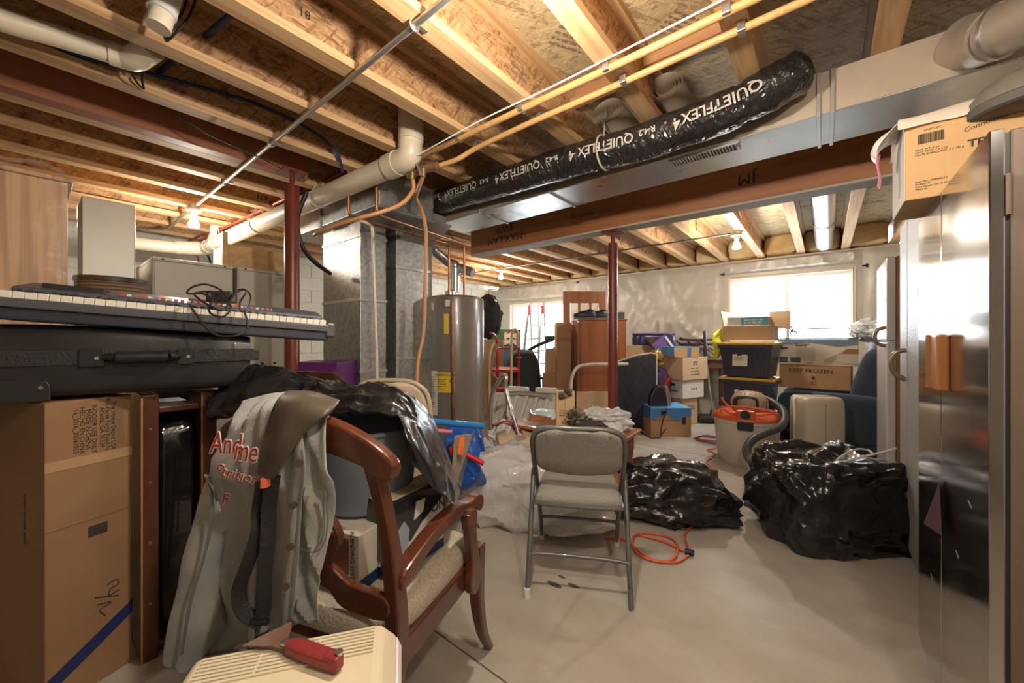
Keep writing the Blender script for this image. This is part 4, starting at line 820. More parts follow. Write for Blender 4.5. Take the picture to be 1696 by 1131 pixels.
for c in ((-0.919,0.377,0.942),(-0.979,0.388,0.827),(-0.987,0.385,0.727),(-0.996,0.378,0.632),(-0.985,0.387,0.547)): 
    c=V(c); n=V((.628,-.778,.1)).normalized(); MB().tube([c,c+n*.006],.0085,14).build('button',mat('brown button',(.09,.06,.04),.35,coat=.5),jk)
strip('pocket_welt',[(-0.927,0.427,0.863),(-0.94,0.44,0.8),(-0.942,0.438,0.742),(-0.953,0.423,0.712)],.003,SEAM); strip('pocket_welt',[(-0.921,0.434,0.862),(-0.934,0.447,0.785),(-0.942,0.441,0.726),(-0.955,0.424,0.708),(-0.981,0.4,0.718)],.0025,SEAM)
MB().loft([[(-0.977,0.417,1.059),(-0.932,0.428,1.051),(-0.9,0.434,1.039)],[(-0.949,0.394,1.028),(-0.919,0.405,1.039),(-0.895,0.419,1.045)]],4,4).build('collar',mat('pale collar stand',(.50,.47,.40),.9),jk,smooth=True,solid=.006)
RT=mat('red embroidery',(.33,.03,.025),.7); WT=mat('white outline',(.70,.67,.60),.7)
def emb(s,sz,at,tilt,sx=1,shear=.1):
    M=Matrix.Translation(at)@Matrix.Rotation(R(38.9),4,'Z')@Matrix.Rotation(R(tilt),4,'Y')
    lettering(s,sz,M@Matrix.Translation((0,-.001,0)),RT,jk,'embroidery',sx=sx,shear=shear,depth=.001); lettering(s,sz,M,WT,jk,'embroidery_edge',sx=sx,shear=shear,bold=sz*.035,depth=.0008)
emb('And',.072,(-1.111,0.289,0.969),4,.62); emb('me',.072,(-1.05,0.312,0.958),8,.62)
emb('o',.036,(-1.157,0.29,0.907),10); emb('trition',.036,(-1.091,0.312,0.892),14); emb('F',.036,(-1.192,0.308,0.812),8)
# shoulder strap of a bag laid over the jacket
t=thing('shoulder_strap','brown padded shoulder strap with webbing hanging over the denim jacket','strap',(-1.004,0.35,0.884))
PAD=mat('brown pad leather',(.062,.047,.032),.5,var=((.085,.065,.043),3,(1,1,1),.4,.7),coat=.15)
MB().loft([[(-1.121,0.431,1.077),(-1.037,0.46,1.078),(-0.956,0.487,1.061)],[(-1.043,0.379,1.069),(-0.957,0.397,1.069),(-0.892,0.43,1.049)],[(-1.028,0.353,1.014),(-0.955,0.36,1.022),(-0.915,0.386,1.009)],[(-1.028,0.34,0.96),(-0.961,0.342,0.967),(-0.937,0.36,0.957)],[(-1.052,0.34,0.902),(-1,0.339,0.902),(-0.986,0.351,0.902)]],6,6).build('pad',PAD,t,smooth=True,solid=.012)
MB().tube([(-0.998,0.335,0.901),(-1.004,0.336,0.88)],.011,10,flat=.5).build('orange_tab',mat('orange tab',(.85,.16,.08),.5),t,smooth=True)
MB().tube([(-1.039,0.344,0.885),(-1.071,0.344,0.797),(-1.066,0.341,0.755),(-1.077,0.325,0.685),(-1.095,0.311,0.62),(-1.089,0.316,0.569),(-1.066,0.334,0.546),(-1.05,0.347,0.543)],.017,10,sm=6,flat=.14).build('webbing',NYL,t,smooth=True)
MB().tube([(-1.001,0.351,0.899),(-1.039,0.356,0.816),(-1.042,0.354,0.729),(-1.048,0.349,0.642),(-1.055,0.35,0.566),(-1.063,0.344,0.536)],.017,10,sm=6,flat=.14).build('webbing',NYL,t,smooth=True)
MB().box((-1.051,0.34,0.544),(.045,.012,.012),rz=38.9).build('slide_buckle',BLK,t,bevel=.003)
# ---------------------------------------------------------------- air cooler and scraper in front
CRM=mat('aged cream plastic',(.62,.54,.385),.42,var=((.55,.46,.31),2,(1,1,1),.4,.7),coat=.1)
t=thing('dehumidifier','aged cream dehumidifier with slotted top in front of the armchair','dehumidifier',(-.833,.347,0),54.8)
GW=mat('grey white plastic',(.60,.60,.58),.35)
MB().span((-.205,-.27,.02),(.195,.012,.575)).build('body',GW,t,bevel=.02,world=False)
# top cap: local x along the back edge, y towards the back edge
mb=MB(); lo=[(-.20,-.265,.57),(.19,-.265,.57),(.19,.006,.57),(-.20,.006,.57)]; hi=[(-.175,-.24,.618),(.155,-.24,.618),(.155,-.015,.618),(-.175,-.015,.618)]
mb.hexa(lo,hi).build('top_cap',CRM,t,bevel=.012,bseg=3,world=False)
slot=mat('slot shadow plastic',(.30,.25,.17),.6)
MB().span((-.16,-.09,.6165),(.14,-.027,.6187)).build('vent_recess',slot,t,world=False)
g=MB()
for k in range(8): g.span((-.162,-.0925+.0088*k,.6168),(.142,-.0870+.0088*k,.6212))
for x in (-.06,.04): g.span((x-.002,-.0925,.6168),(x+.002,-.025,.6208))
g.build('vent_grille',CRM,t,world=False)
for k in range(3): MB().rod((-.235,-.06-.025*k,.5),(-.2,-.06-.025*k,.56),.012,10).build('cord_hook',CRM,t,world=False)
for k in range(7):
    MB().box((.0+.013*math.sin(k*3.1),-.19+.02*math.cos(k*1.7),.6185),(.004+.004*(k%3),.002,.0008),rz=k*40).build('rust_speck',mat('rust speck',(.20,.09,.04),.9),t,world=False)
t=thing('utility_scraper','rusty scraper with red folding handle lying on the cream dehumidifier','scraper',(-0.774,0.321,0.63))
REDH=mat('worn red handle',(.22,.025,.025),.4,var=((.16,.02,.02),6,(1,1,1),.4,.7)); RUST=mat('rusty steel',(.16,.075,.045),.7,metal=.4,var=((.26,.22,.2),4,(1,1,1),.45,.65))
a,b=V((-0.799,0.307,0.635)),V((-0.683,0.346,0.635)); d=(b-a).normalized(); n=V((-d.y,d.x,0)); TM=Matrix((d,n,V((0,0,1)))).transposed().to_4x4(); TM.translation=a; L=(b-a).length
MB().prism([(0,-.008),(L*.2,-.016),(L*.85,-.016),(L,-.012),(L,.012),(L*.8,.014),(L*.3,.016),(0,.012)],.020,TM@Matrix.Rotation(PI/2,4,'X')@Matrix.Translation((0,0,0))).build('handle',REDH,t,bevel=.005)
MB().prism([(L*.78,-.013),(L*1.04,-.010),(L*1.04,.011),(L*.78,.012)],.026,TM@Matrix.Translation((0,0,.001))@Matrix.Rotation(PI/2,4,'X')).build('end_clamp',REDH,t,bevel=.004); MB().rod(TM@V((L*.98,.004,.012)),TM@V((L*.98,.004,.018)),.007,12).build('screw',SILV,t)
MB().prism([(.01,.010),(-.018,.012),(-.035,.036),(-.052,.05),(-.085,-.03),(-.03,-.012),(.01,-.008)],.004,TM@Matrix.Translation((0,0,-.004))@Matrix.Rotation(PI/2,4,'X')@Matrix.Scale(-1,4,(0,0,1))).build('blade',RUST,t,bevel=.001)
MB().box((.0,0,0),(.03,.014,.012),M=TM).build('ferrule',SILV,t,bevel=.002)
t=thing('laundry_basket','round taupe plastic basket standing between the jacket and the dehumidifier','basket',(-1.14,.2,0))
TAU=mat('taupe plastic',(.20,.17,.14),.5)
MB().lathe([(.15,.01),(.155,0),(.195,.33),(.21,.335),(.212,.352),(.198,.354),(.19,.335),(.15,.02)],48,frame((-1.14,.2,0))).build('wall',TAU,t,smooth=True); MB().lathe([(0,.008),(.152,.012)],32,frame((-1.14,.2,0))).build('bottom',TAU,t)
# ---------------------------------------------------------------- grey folding chair
FCG=mat('grey chair enamel',(.135,.132,.125),.33,metal=.3,coat=.3); FCL=mat('grey tweed cloth',(.25,.235,.205),.9,var=((.33,.31,.27),70,(3,3,.6),.5,.7),bump=(160,.35,(1,1,1)))
fc=thing('folding_chair','grey padded folding chair standing alone on the concrete','chair',(-1.017,1.82,0),28.8)
def fp_(n,mb,m,**k): return mb.build(n,m,fc,world=False,**k)
for s in (-1,1):
    fp_('front_leg',MB().tube([(s*.222,-.03,.50),(s*.222,.12,.30),(s*.222,.275,.02)],.0125,12,sm=3),FCG,smooth=True)
    fp_('rear_leg',MB().tube([(s*.236,-.02,.53),(s*.236,-.09,.40),(s*.236,-.28,.01)],.0125,12,sm=3),FCG,smooth=True)
    for y in (.275,-.28): 
        if not (y<0 and s>0): fp_('foot_cap',MB().tube([(s*(.222 if y>0 else .236),y*.985+.0,.045),(s*(.222 if y>0 else .236),y,.0)],.0155,12),mat('white foot cap',(.70,.66,.56),.5))
    fp_('hinge_bracket',MB().box((s*.23,-.045,.535),(.02,.03,.05)),FCG,bevel=.004)
    fp_('rivet',MB().rod((s*.24,.02,.42),(s*.252,.02,.42),.01,10),SILV)
fp_('back_frame',MB().tube([(-.222,-.03,.50),(-.224,-.115,.62),(-.222,-.17,.725),(-.19,-.19,.775),(-.1,-.20,.79),(0,-.203,.79),(.1,-.20,.79),(.19,-.19,.775),(.222,-.17,.725),(.224,-.115,.62),(.222,-.03,.50)],.0135,14,sm=8),FCG,smooth=True)
fp_('front_stretcher',MB().tube([(-.222,.23,.10),(-.215,.215,.155),(-.18,.21,.17),(.18,.21,.17),(.215,.215,.155),(.222,.23,.10)],.009,10,sm=5),FCG,smooth=True)
fp_('rear_stretcher',MB().tube([(-.236,-.255,.09),(-.23,-.235,.16),(-.19,-.225,.185),(.19,-.225,.185),(.23,-.235,.16),(.236,-.255,.09)],.009,10,sm=5),FCG,smooth=True)
rows=[]
for u,(z,w,y) in enumerate(((.545,.10,-.085),(.56,.17,-.10),(.60,.206,-.125),(.66,.209,-.15),(.72,.207,-.175),(.76,.185,-.192),(.779,.11,-.20))):
    rows.append([(w*x,y-.004-.022*(1-x*x),z) for x in (-1,-.6,-.2,.2,.6,1)])
fp_('backrest',MB().loft(rows,4,4),FCL,smooth=True,solid=.02)
seat=[(-.19,-.175),(-.205,-.14),(-.195,.18),(-.15,.262),(.15,.262),(.195,.18),(.205,-.14),(.19,-.175),(.12,-.19),(-.12,-.19)]
sp=spline([V((a,b,0)) for a,b in seat],4,closed=True)
mb=MB(); n=len(sp)
for z,k in ((.415,1),(.43,1.02),(.448,1.0),(.462,.93),(.468,.75)): mb.v+=[V((p.x*k,(p.y-.03)*k+.03,z)) for p in sp]
mb.f=[[i*n+k,i*n+(k+1)%n,(i+1)*n+(k+1)%n,(i+1)*n+k] for i in range(4) for k in range(n)]+[[4*n+k for k in range(n)],list(range(n-1,-1,-1))]
fp_('seat',mb,FCL,smooth=True)
fp_('seat_pan',MB().tube([(p.x*1.01,(p.y-.03)*1.01+.03,.414) for p in sp],.013,8,closed=True),FCG,smooth=True)
for x in (-.15,0,.15): fp_('screw',MB().rod((x,-.213,.765),(x,-.222,.764),.006,8),SILV)

# ---------------------------------------------------------------- middle of the room
def cbox(name,label,cat,corner,dims,rz,m=CARD,group=None,flaps=True,taper=1):
    """carton placed by its near lower corner; local x runs along the front face"""
    w,d,h=dims; t=thing(name,label,cat,corner,rz,group)
    MB().box((w/2,d/2,h/2-.002),(w,d,h-.004),taper=taper).build('box_body',m,t,bevel=.004,world=False)
    if flaps:
        MB().span((0,0,h-.004),(w,d/2-.002,h)).build('flap',m,t,world=False); MB().span((0,d/2+.002,h-.004),(w,d,h)).build('flap',m,t,world=False)
        MB().span((-.001,d/2-.03,h-.001),(w+.001,d/2+.03,h+.001)).span((-.0015,d/2-.03,h-.08),(0,d/2+.03,h)).build('tape',TAPE,t,world=False)
    return t
def print_on(t,s,size,x,z,m=BLKINK,sx=1): return lettering(s,size,frame((x,-.0012,z)),m,t,world=False,sx=sx,depth=.0004)
ORW=mat('orange stained wood',(.36,.14,.045),.35,coat=.3,var=((.25,.085,.028),1.8,(1,7,7),.4,.7))
CHR=mat('brushed aluminium tube',(.62,.60,.57),.28,metal=.9); GPL=mat('light grey bath plastic',(.52,.50,.46),.5)
t=thing('side_table','orange wooden side table with turned legs covered in clutter','table',(-1.48,2.58,0),4)
MB().box((0,0,.548),(.9,.42,.024)).build('table_top',ORW,t,bevel=.006,world=False)
for x in (-.38,.38):
    for y in (-.15,.15): MB().lathe([(.016,0),(.022,.06),(.014,.1),(.026,.2),(.028,.3),(.016,.34),(.024,.38),(.024,.40),(.03,.42),(.03,.536)],14,frame((x,y,0))).build('leg',ORW,t,smooth=True,world=False)
for y in (-.15,.15): MB().box((0,y,.49),(.76,.02,.07)).build('apron',ORW,t,world=False)
t=thing('drawer_tray','orange wooden tray tipped up beside the upright seed carton','tray',(-1.673,2.479,0.577))
c=V((-1.656,2.454,0.593)); TR=Matrix.Translation(c+V((0,0,.01)))@Matrix.Rotation(R(38.9),4,'Z')@Matrix.Rotation(R(12),4,'Y')
MB().box((0,0,0),(.24,.18,.012),M=TR).build('base',ORW,t); MB().box((0,-.09,.02),(.24,.012,.05),M=TR).build('side',ORW,t); MB().box((-.12,0,.02),(.012,.18,.05),M=TR).build('side',ORW,t)
tag(MB().blob(TR@V((.0,.0,.045)),(.22,.15,.07),32,16,2.6,.08,3,.15,3,seed=9).build('mask_pack',mat('pale blue wrap',(.50,.62,.66),.4),None,smooth=True),'pale blue plastic wrapped pack lying in the orange tray','pack')
t=thing('paper_carton','upright tan paper carton with dark burnt top standing on the cluttered table','box',(-1.489,2.461,0.583),38.9)
MB().box((0,0,.13),(.13,.07,.26)).build('box_body',mat('tan packet',(.60,.42,.22),.6),t,world=False,bevel=.002); MB().box((.0,-.036,.13),(.005,.002,.24)).build('fold',CARD,t,world=False)
MB().box((.066,0,.13),(.003,.07,.26)).build('white_side',WHITEP,t,world=False)
print_on(t,'029',.035,0,.03).location=(0,-.036,0); small_print(frame((0,-.036,.10)),.09,3,.007,.017,BLKINK,t,world=False)
for k in range(8): MB().blob((-.03+.02*(k%4),-.045+.01*(k%3),.22+.022*(k//3)),(.04,.03,.03),12,8,2,.2,2,.2,2,seed=k).build('dried_flower',mat('dried flower %d'%(k%3),((.07,.05,.03),(.16,.12,.08),(.30,.22,.14))[k%3],.9),t,smooth=True,world=False)
def crumple(name,label,cat,c,dim,m,seed,p=2.4,ridge=.14,rf=2.2,amp=.12,fr=2.2,rz=0,seg=90,rings=56,floor=None,fn=None):
    mb=MB().blob((0,0,0),dim,seg,rings,p,amp,fr,ridge,rf,None,seed,M=frame(c,0,0,rz),fn=fn)
    if floor is not None:
        for v in mb.v:
            if v.z<floor: v.z=floor+.0005*abs(v.x-c[0])
    return tag(mb.build(name,m,None,smooth=True),label,cat)
CLEAR=mat('milky clear plastic',(.72,.72,.72),.2,alpha=.75,coat=.4,bump=(14,.5,(1,1,1)))
crumple('plastic_wrap','crumpled clear and white plastic wrap heaped at the end of the cluttered table','plastic',V((-1.264,2.642,0.628)),(.34,.24,.13),CLEAR,3,2.2,.45,1.3,.25,2,seg=70,rings=44,rz=38)
crumple('cloth_scrap','grey and black cloth scrap in the middle of the cluttered table','cloth',V((-1.289,2.455,0.616)),(.20,.12,.07),mat('dark cloth',(.05,.045,.045),.9),5,2.2,.3,3,.2,3,seg=40,rings=24,rz=20)
crumple('twig_tangle','tangle of pale ribbon and dry stems beside the upright carton','stems',V((-1.37,2.428,0.67)),(.10,.10,.09),mat('dry stem mix',(.30,.24,.18),.9,var=((.06,.05,.04),30,(1,1,1),.4,.6)),8,2,.6,4,.3,4,seg=50,rings=30)
# bath bench with its tubular legs
t=thing('bath_bench','grey slatted bath transfer bench lying on its side behind the cluttered table','bench',(-2.046,2.718,0.54))
BMx=[V((-2.52,2.785,0.704)),V((-1.898,3.03,0.704)),V((-1.778,2.742,0.458)),V((-2.285,2.525,0.476))]
def bl(u,v,o=0): 
    a=BMx[0].lerp(BMx[1],u); b=BMx[3].lerp(BMx[2],u); n=(BMx[1]-BMx[0]).cross(BMx[3]-BMx[0]).normalized(); n=n if n.y<0 else -n; return a.lerp(b,v)+n*o
MB().hexa([bl(0,0),bl(1,0),bl(1,1),bl(0,1)],[bl(0,0,.012),bl(1,0,.012),bl(1,1,.012),bl(0,1,.012)]).build('seat_panel',GPL,t,bevel=.004)
for k in range(6): MB().bar(bl(.12+.15*k,.12,.03),bl(.02+.15*k,.95,.03),.035,.03).build('slat',GPL,t,bevel=.008)
for u in (.28,.68): MB().bar(bl(u,-.08,.03),bl(u+.3,-.07,.03),.06,.05).build('end_grip',GPL,t,bevel=.012)
MB().tube([bl(.3,.9,.06),bl(.28,.35,.09),bl(.3,.2,.09),bl(.6,.18,.09),bl(.95,.25,.08)],.014,10,sm=6).build('cross_tube',CHR,t,smooth=True)
MB().tube([(-2.139,2.386,0.32),(-2.151,2.376,0.58),(-2.106,2.348,0.762),(-2.038,2.338,0.866),(-1.972,2.328,0.934),(-1.922,2.304,0.925),(-1.922,2.304,0.831),(-1.857,2.292,0.676),(-1.776,2.293,0.486)],.016,12,sm=6).build('leg_frame',CHR,t,smooth=True)
MB().tube([(-1.864,2.293,0.684),(-1.847,2.294,0.64)],.021,12).build('collar',GPL,t,smooth=True)
MB().tube([(-1.78,2.29,0.504),(-1.755,2.272,0.48)],[.02,.045],20).build('suction_foot',GPL,t,smooth=True); MB().tube([(-2.139,2.386,0.33),(-2.139,2.386,0.27)],[.02,.026],14).build('foot',GPL,t,smooth=True)
t=thing('tote_bag','red tote bag with beige flap slumped behind the white plastic bags','bag',(-1.933,2.488,0.049))
RC=mat('red canvas',(.50,.012,.015),.6,bump=(60,.1,(1,1,1))); cx=V((-2.072,2.632,-0.104)); cx.z=0
MB().blob(cx+V((0,0,.25)),(.46,.26,.52),40,28,5,.04,1.5,.03,1,floor=0,M=None).build('body',RC,t,smooth=True)
MB().loft([[(-1.98,2.257,0.489),(-1.878,2.34,0.536),(-1.725,2.399,0.515)],[(-1.874,2.163,0.447),(-1.76,2.229,0.439),(-1.649,2.293,0.427)]],6,5,.012,9).build('flap',mat('beige lining',(.55,.42,.27),.8),t,smooth=True,solid=.006)
MB().tube([(-2.013,2.295,0.539),(-1.922,2.304,0.587),(-1.818,2.324,0.547),(-1.759,2.307,0.481)],.02,8,sm=6,flat=.3).build('handle',RC,t,smooth=True)
# white plastic bags
MILK=mat('milky white bag film',(.88,.87,.86),.2,coat=.4,crinkle=(7,.55,.035),thin=.45)
crumple('plastic_bag','large milky white plastic bag slumped on the floor behind the grey folding chair','bag',(-1.66,2.13,.2),(.84,.56,.50),MILK,2,2.5,.2,1.15,.09,1.4,rz=25,floor=.004)
crumple('plastic_bag','flat empty lobe of white plastic sheet lying under the grey folding chair seat','plastic',(-1.30,2.22,.06),(.52,.38,.13),MILK,12,2.2,.3,1.2,.10,2,rz=30,floor=.004,seg=60,rings=36)
crumple('plastic_bag','smaller crinkled white plastic bag leaning against the water heater foot','bag',(-1.98,2.42,.25),(.42,.34,.52),mat('bright white bag film',(.78,.78,.78),.2,coat=.4,crinkle=(10,.7,.04),thin=.2),21,2.3,.3,1.2,.14,1.5,rz=10,floor=.004)
# tool box and blue shopping bag
t=thing('tool_box','orange and black tool box on the floor under the blue shopping bag','tool box',(-1.971,2.033,0.03)[:2]+(0,),38.9)
MB().box((0,0,.06),(.36,.2,.12)).build('base',BLK,t,world=False,bevel=.01); MB().box((.02,0,.165),(.34,.2,.09)).build('lid',mat('tool orange',(.60,.13,.02),.4),t,world=False,bevel=.012)
MB().box((.05,-.1015,.16),(.15,.003,.045)).build('badge',BLK,t,world=False); lettering('RIDGID',.034,frame((.05,-.104,.16)),WHITEP,t,world=False); MB().tube([(-.1,0,.2),(-.08,0,.25),(.1,0,.25),(.12,0,.2)],.01,8,sm=4).build('handle',BLK,t,smooth=True,world=False)
t=thing('shopping_bag','bright blue woven shopping bag full of odds and ends beside the black bag','bag',(-1.802,1.694,0.251))
BLU=mat('blue woven plastic',(.008,.09,.42),.35,coat=.2,bump=(40,.2,(1,1,1)))
mb=drape([[(-1.867,1.641,0.646),(-1.844,1.724,0.665),(-1.765,1.788,0.657),(-1.691,1.783,0.585)],[(-1.838,1.601,0.534),(-1.742,1.614,0.559),(-1.671,1.671,0.537),(-1.663,1.742,0.463)],[(-1.829,1.608,0.365),(-1.744,1.625,0.398),(-1.664,1.69,0.379),(-1.665,1.805,0.309)],[(-1.867,1.641,0.232),(-1.797,1.659,0.237),(-1.744,1.702,0.263),(-1.762,1.79,0.267)]],.02,7,3,7,7,crease=.07); mb.build('front_sheet',BLU,t,smooth=True,solid=.004)
mb=drape([[(-2.134,1.876,0.603),(-2.078,1.985,0.605),(-1.93,2.041,0.581)],[(-2.089,1.848,0.369),(-2.042,1.95,0.354),(-1.844,1.981,0.342)],[(-1.969,1.752,0.172),(-1.906,1.803,0.164),(-1.823,1.869,0.192)]],.02,7,5,7,7,crease=.06); mb.build('back_sheet',BLU,t,smooth=True,solid=.004)
tag(MB().hexa([(-1.639,1.504,0.67),(-1.655,1.671,0.65),(-1.639,1.504,0.257),(-1.585,1.419,0.314)],[(-1.661,1.538,0.667),(-1.678,1.704,0.64),(-1.658,1.54,0.24),(-1.605,1.455,0.297)]).build('acrylic_sheet',mat('smoky clear plastic',(.30,.25,.20),.15,coat=.5,alpha=.85),None,bevel=.006),'smoky clear plastic drawer panel leaning on the blue shopping bag','panel')
def stick(name,label,cat,a,b,r,m): return tag(MB().tube([a,b],r,16).build(name,m,None,smooth=True),label,cat)
stick('plastic_tube','long blue plastic tube sticking out over the shopping bag','tube',(-1.706,1.385,0.766),(-1.614,1.717,0.691),.018,mat('sky blue plastic',(.02,.18,.50),.3))
stick('plastic_tube','short pink tube lying below the blue tube in the shopping bag','tube',(-1.691,1.398,0.713),(-1.69,1.527,0.682),.012,mat('pink plastic',(.75,.22,.28),.35))
stick('plastic_tube','short red tube poking down towards the white bags','tube',(-1.658,1.618,0.537),(-1.577,1.683,0.48),.014,mat('red plastic',(.55,.01,.012),.3))
tag(MB().loft([[(-1.598,1.512,0.668),(-1.577,1.529,0.668)],[(-1.598,1.498,0.616),(-1.575,1.518,0.616)],[(-1.601,1.496,0.572),(-1.577,1.515,0.572)]],3,4).build('orange_strap',mat('orange webbing',(.75,.16,.03),.6),None,solid=.004),'bright orange cloth strap hanging over the smoky drawer panel','strap')
tag(MB().loft([[(-1.739,1.552,0.573),(-1.702,1.581,0.595),(-1.658,1.618,0.537)],[(-1.718,1.543,0.532),(-1.682,1.572,0.543),(-1.649,1.599,0.515)]],5,4,.01,10).build('cloth_scrap',RC,None,smooth=True,solid=.005),'crumpled red cloth between the blue bag and the drawer panel','cloth')
# black bag and orange cord on the floor
crumple('bin_liner','black plastic bag slumped on the floor beside the grey folding chair','bag',(-.89,2.82,.13),(.78,.54,.38),BAGM,33,2.4,.34,.85,.14,1.2,rz=35,floor=.003,seg=130,rings=80)
mb=MB().loft([[(-0.752,2.928,0.24),(-0.715,3.022,0.266),(-0.633,2.959,0.216)],[(-0.679,2.794,0.18),(-0.632,2.832,0.204),(-0.594,2.862,0.164)],[(-0.711,2.768,0.091),(-0.679,2.794,0.107),(-0.648,2.819,0.139)]],6,6,.02,12)
tag(mb.build('bin_liner',BAGM,None,smooth=True,solid=.002),'loose open mouth of the black bag by the orange cord','bag')
CORD=mat('orange cord',(.62,.10,.03),.45)
t=thing('extension_cord','orange extension cord looping over the concrete from the shop vacuum','cord',(-0.738,2.349,0.01))
MB().tube([(-1.049,2.193,0.008),(-0.954,2.242,0.008),(-0.863,2.2,0.012),(-0.753,2.139,0.008),(-0.66,2.184,0.008),(-0.645,2.276,0.02),(-0.695,2.414,0.012),(-0.786,2.443,0.008),(-0.893,2.375,0.008),(-0.894,2.251,0.02),(-0.824,2.145,0.014),(-0.734,2.131,0.008),(-0.626,2.197,0.008),(-0.592,2.307,0.008)],.0065,10,sm=8).build('cable',CORD,t,smooth=True)
MB().tube([(-0.886,2.357,0.01),(-0.745,2.37,0.01),(-0.624,2.328,0.012)],.0065,10,sm=8).build('cable',CORD,t,smooth=True)
MB().tube([(-0.596,2.358,0.012),(-0.663,2.5,0.01),(-0.674,2.626,0.01),(-0.65,2.749,0.01),(-0.626,2.927,0.01),(-0.655,3.078,0.01),(-0.709,3.198,0.01),(-0.798,3.435,0.01),(-0.741,3.638,0.01),(-0.755,3.854,0.01),(-0.834,4.044,0.01),(-0.909,4.194,0.01),(-0.893,4.384,0.01),(-0.911,4.559,0.01),(-0.993,4.638,0.01),(-0.889,4.813,0.01),(-0.758,4.918,0.01)],.0065,10,sm=8).build('cable',CORD,t,smooth=True)
MB().tube([(-0.617,2.328,0.014),(-0.6,2.334,0.014),(-0.571,2.334,0.014)],[.014,.017,.02],12).build('plug',BLK,t,smooth=True)
t=thing('extension_cord','coil of red orange cord lying left of the shop vacuum','cord',(-1.097,5.221,0.01))
MB().tube([V((-1.049,5.15,0.01))+V((math.cos(k*.55)*(.18+.02*math.sin(k*1.3)),math.sin(k*.55)*(.15+.03*math.cos(k*.9)),.004*(k//8))) for k in range(38)],.0065,8,sm=4).build('cable',mat('red orange cord',(.42,.05,.025),.45),t,smooth=True)
# wood scraps and specks on the floor
for k,q in enumerate(((-1.05,1.704,0.001),(-0.964,1.679,0.001),(-1.044,1.627,0.001))):
    struct(MB().lathe([(0,.0012),(.012+.006*k,.001)],10,Matrix.Translation(q)@Matrix.Diagonal((1.8,.7,1,1))).build(f'trim_{k+40}',mat('dark floor stain',(.08,.07,.06),.6)))

# ---------------------------------------------------------------- far end of the room, by the glass door
WOODC=mat('orange brown cabinet wood',(.34,.115,.04),.4,coat=.2,var=((.22,.07,.025),1.4,(7,7,.5),.42,.7))
DKB=mat('dark walnut',(.06,.028,.018),.4)
t=thing('cupboard','tall orange brown cupboard standing behind the red post','cupboard',(-2.319,4.811,0.099)[:2]+(0,),38.9)
MB().box((0,.25,.74),(.64,.5,1.48)).build('carcass',WOODC,t,bevel=.006,world=False); MB().box((.005,-.004,.75),(.60,.02,1.40)).build('door',WOODC,t,bevel=.004,world=False); MB().box((.14,-.02,1.22),(.02,.02,.06)).build('knob',mat('pale knob',(.6,.45,.25),.4),t,bevel=.005,world=False); MB().box((0,.25,1.485),(.66,.53,.02)).build('top_board',WOODC,t,bevel=.004,world=False)
SHOE=mat('black shoe leather',(.016,.016,.022),.4)
def shoe(loc,rz,label):
    t=thing('shoe',label,'shoe',loc,rz,'black shoes on the cupboard')
    MB().blob((0,0,.06),(.30,.11,.13),32,20,3,.03,3,.0,2,fn=lambda q:V((q.x,q.y*(1-.2*max(0,-q.x)),q.z if q.z<0 else q.z*(1-.62*max(0,min(1,q.x+.35)))+(.25 if q.x<-.3 else 0)*q.z )) ).build('upper',SHOE,t,smooth=True,world=False)
    MB().box((0,0,.012),(.29,.1,.024)).build('sole',mat('grey sole',(.14,.14,.15),.6),t,bevel=.008,world=False); MB().box((.03,0,.105),(.09,.04,.012),ry=12).build('lace',BLK,t,bevel=.004,world=False)
shoe((-2.533,4.703,1.507)[:2]+(1.495,),215,'black shoe nearer the glass door on the orange brown cupboard')
shoe((-2.416,4.862,1.51)[:2]+(1.495,),222,'black shoe nearer the red post on the orange brown cupboard')
t=thing('panel_door','loose wooden interior door with small panes leaning behind the cupboard','door',(-2.871,5.33,1.239)[:2]+(0,),38.9)
m=MB(); m.span((-.33,0,0),(-.22,.035,1.96)).span((.22,0,0),(.33,.035,1.96)).span((-.22,0,1.78),(.22,.035,1.96)).span((-.22,0,0),(.22,.035,1.45)).span((-.10,0,1.45),(-.06,.035,1.78)).span((.07,0,1.45),(.11,.035,1.78))
m.build('leaf',WOODC,t,bevel=.004,world=False); MB().span((-.22,.015,1.45),(.22,.02,1.78)).build('pane',GLASS,t,world=False)
tc=cbox('tall_carton','tall plain brown carton between the glass door and the cupboard','box',(-3.015,4.763,-0.031)[:2]+(0,),(.21,.3,1.47),38.9,CARD,flaps=False)
MB().box((.1,-.003,1.22),(.20,.01,.05)).build('wood_ledge',ORW,tc,world=False)
b1=cbox('carton','brown carton with white label standing in front of the glass door','box',(-3.221,4.725,0.276)[:2]+(.30,),(.30,.3,.42),38.9,CARD); MB().box((.1,-.002,.07),(.1,.003,.07)).build('shipping_label',PAPER,b1,world=False); small_print(frame((.1,-.004,.07)),.08,3,.012,.02,BLKINK,b1,world=False)
MB().box((.23,-.002,.35),(.045,.003,.09)).build('blue_tape',mat('blue tape',(.03,.13,.35),.5),b1,world=False)
cbox('carton','flat pale carton under the labelled brown carton by the glass door','box',(-3.221,4.661,0.284)[:2]+(0,),(.36,.34,.295),38.9,CARD2)
cbox('carton','upper plain carton stacked on the labelled carton near the glass door','box',(-3.222,4.789,0.268)[:2]+(.72,),(.26,.26,.36),38.9,CARD2)
t=thing('bed_rail','white curved bed rail tube propped against the orange brown cupboard','rail',(-2.299,4.378,0.25)[:2]+(0,))
MB().tube([(-2.45,4.191,0.185),(-2.45,4.191,0.56),(-2.433,4.205,0.77),(-2.38,4.248,0.875),(-2.293,4.318,0.905),(-2.106,4.469,0.913),(-1.896,4.639,0.913)],.02,12,sm=6).build('tube',mat('white rail enamel',(.66,.62,.55),.35),t,smooth=True)
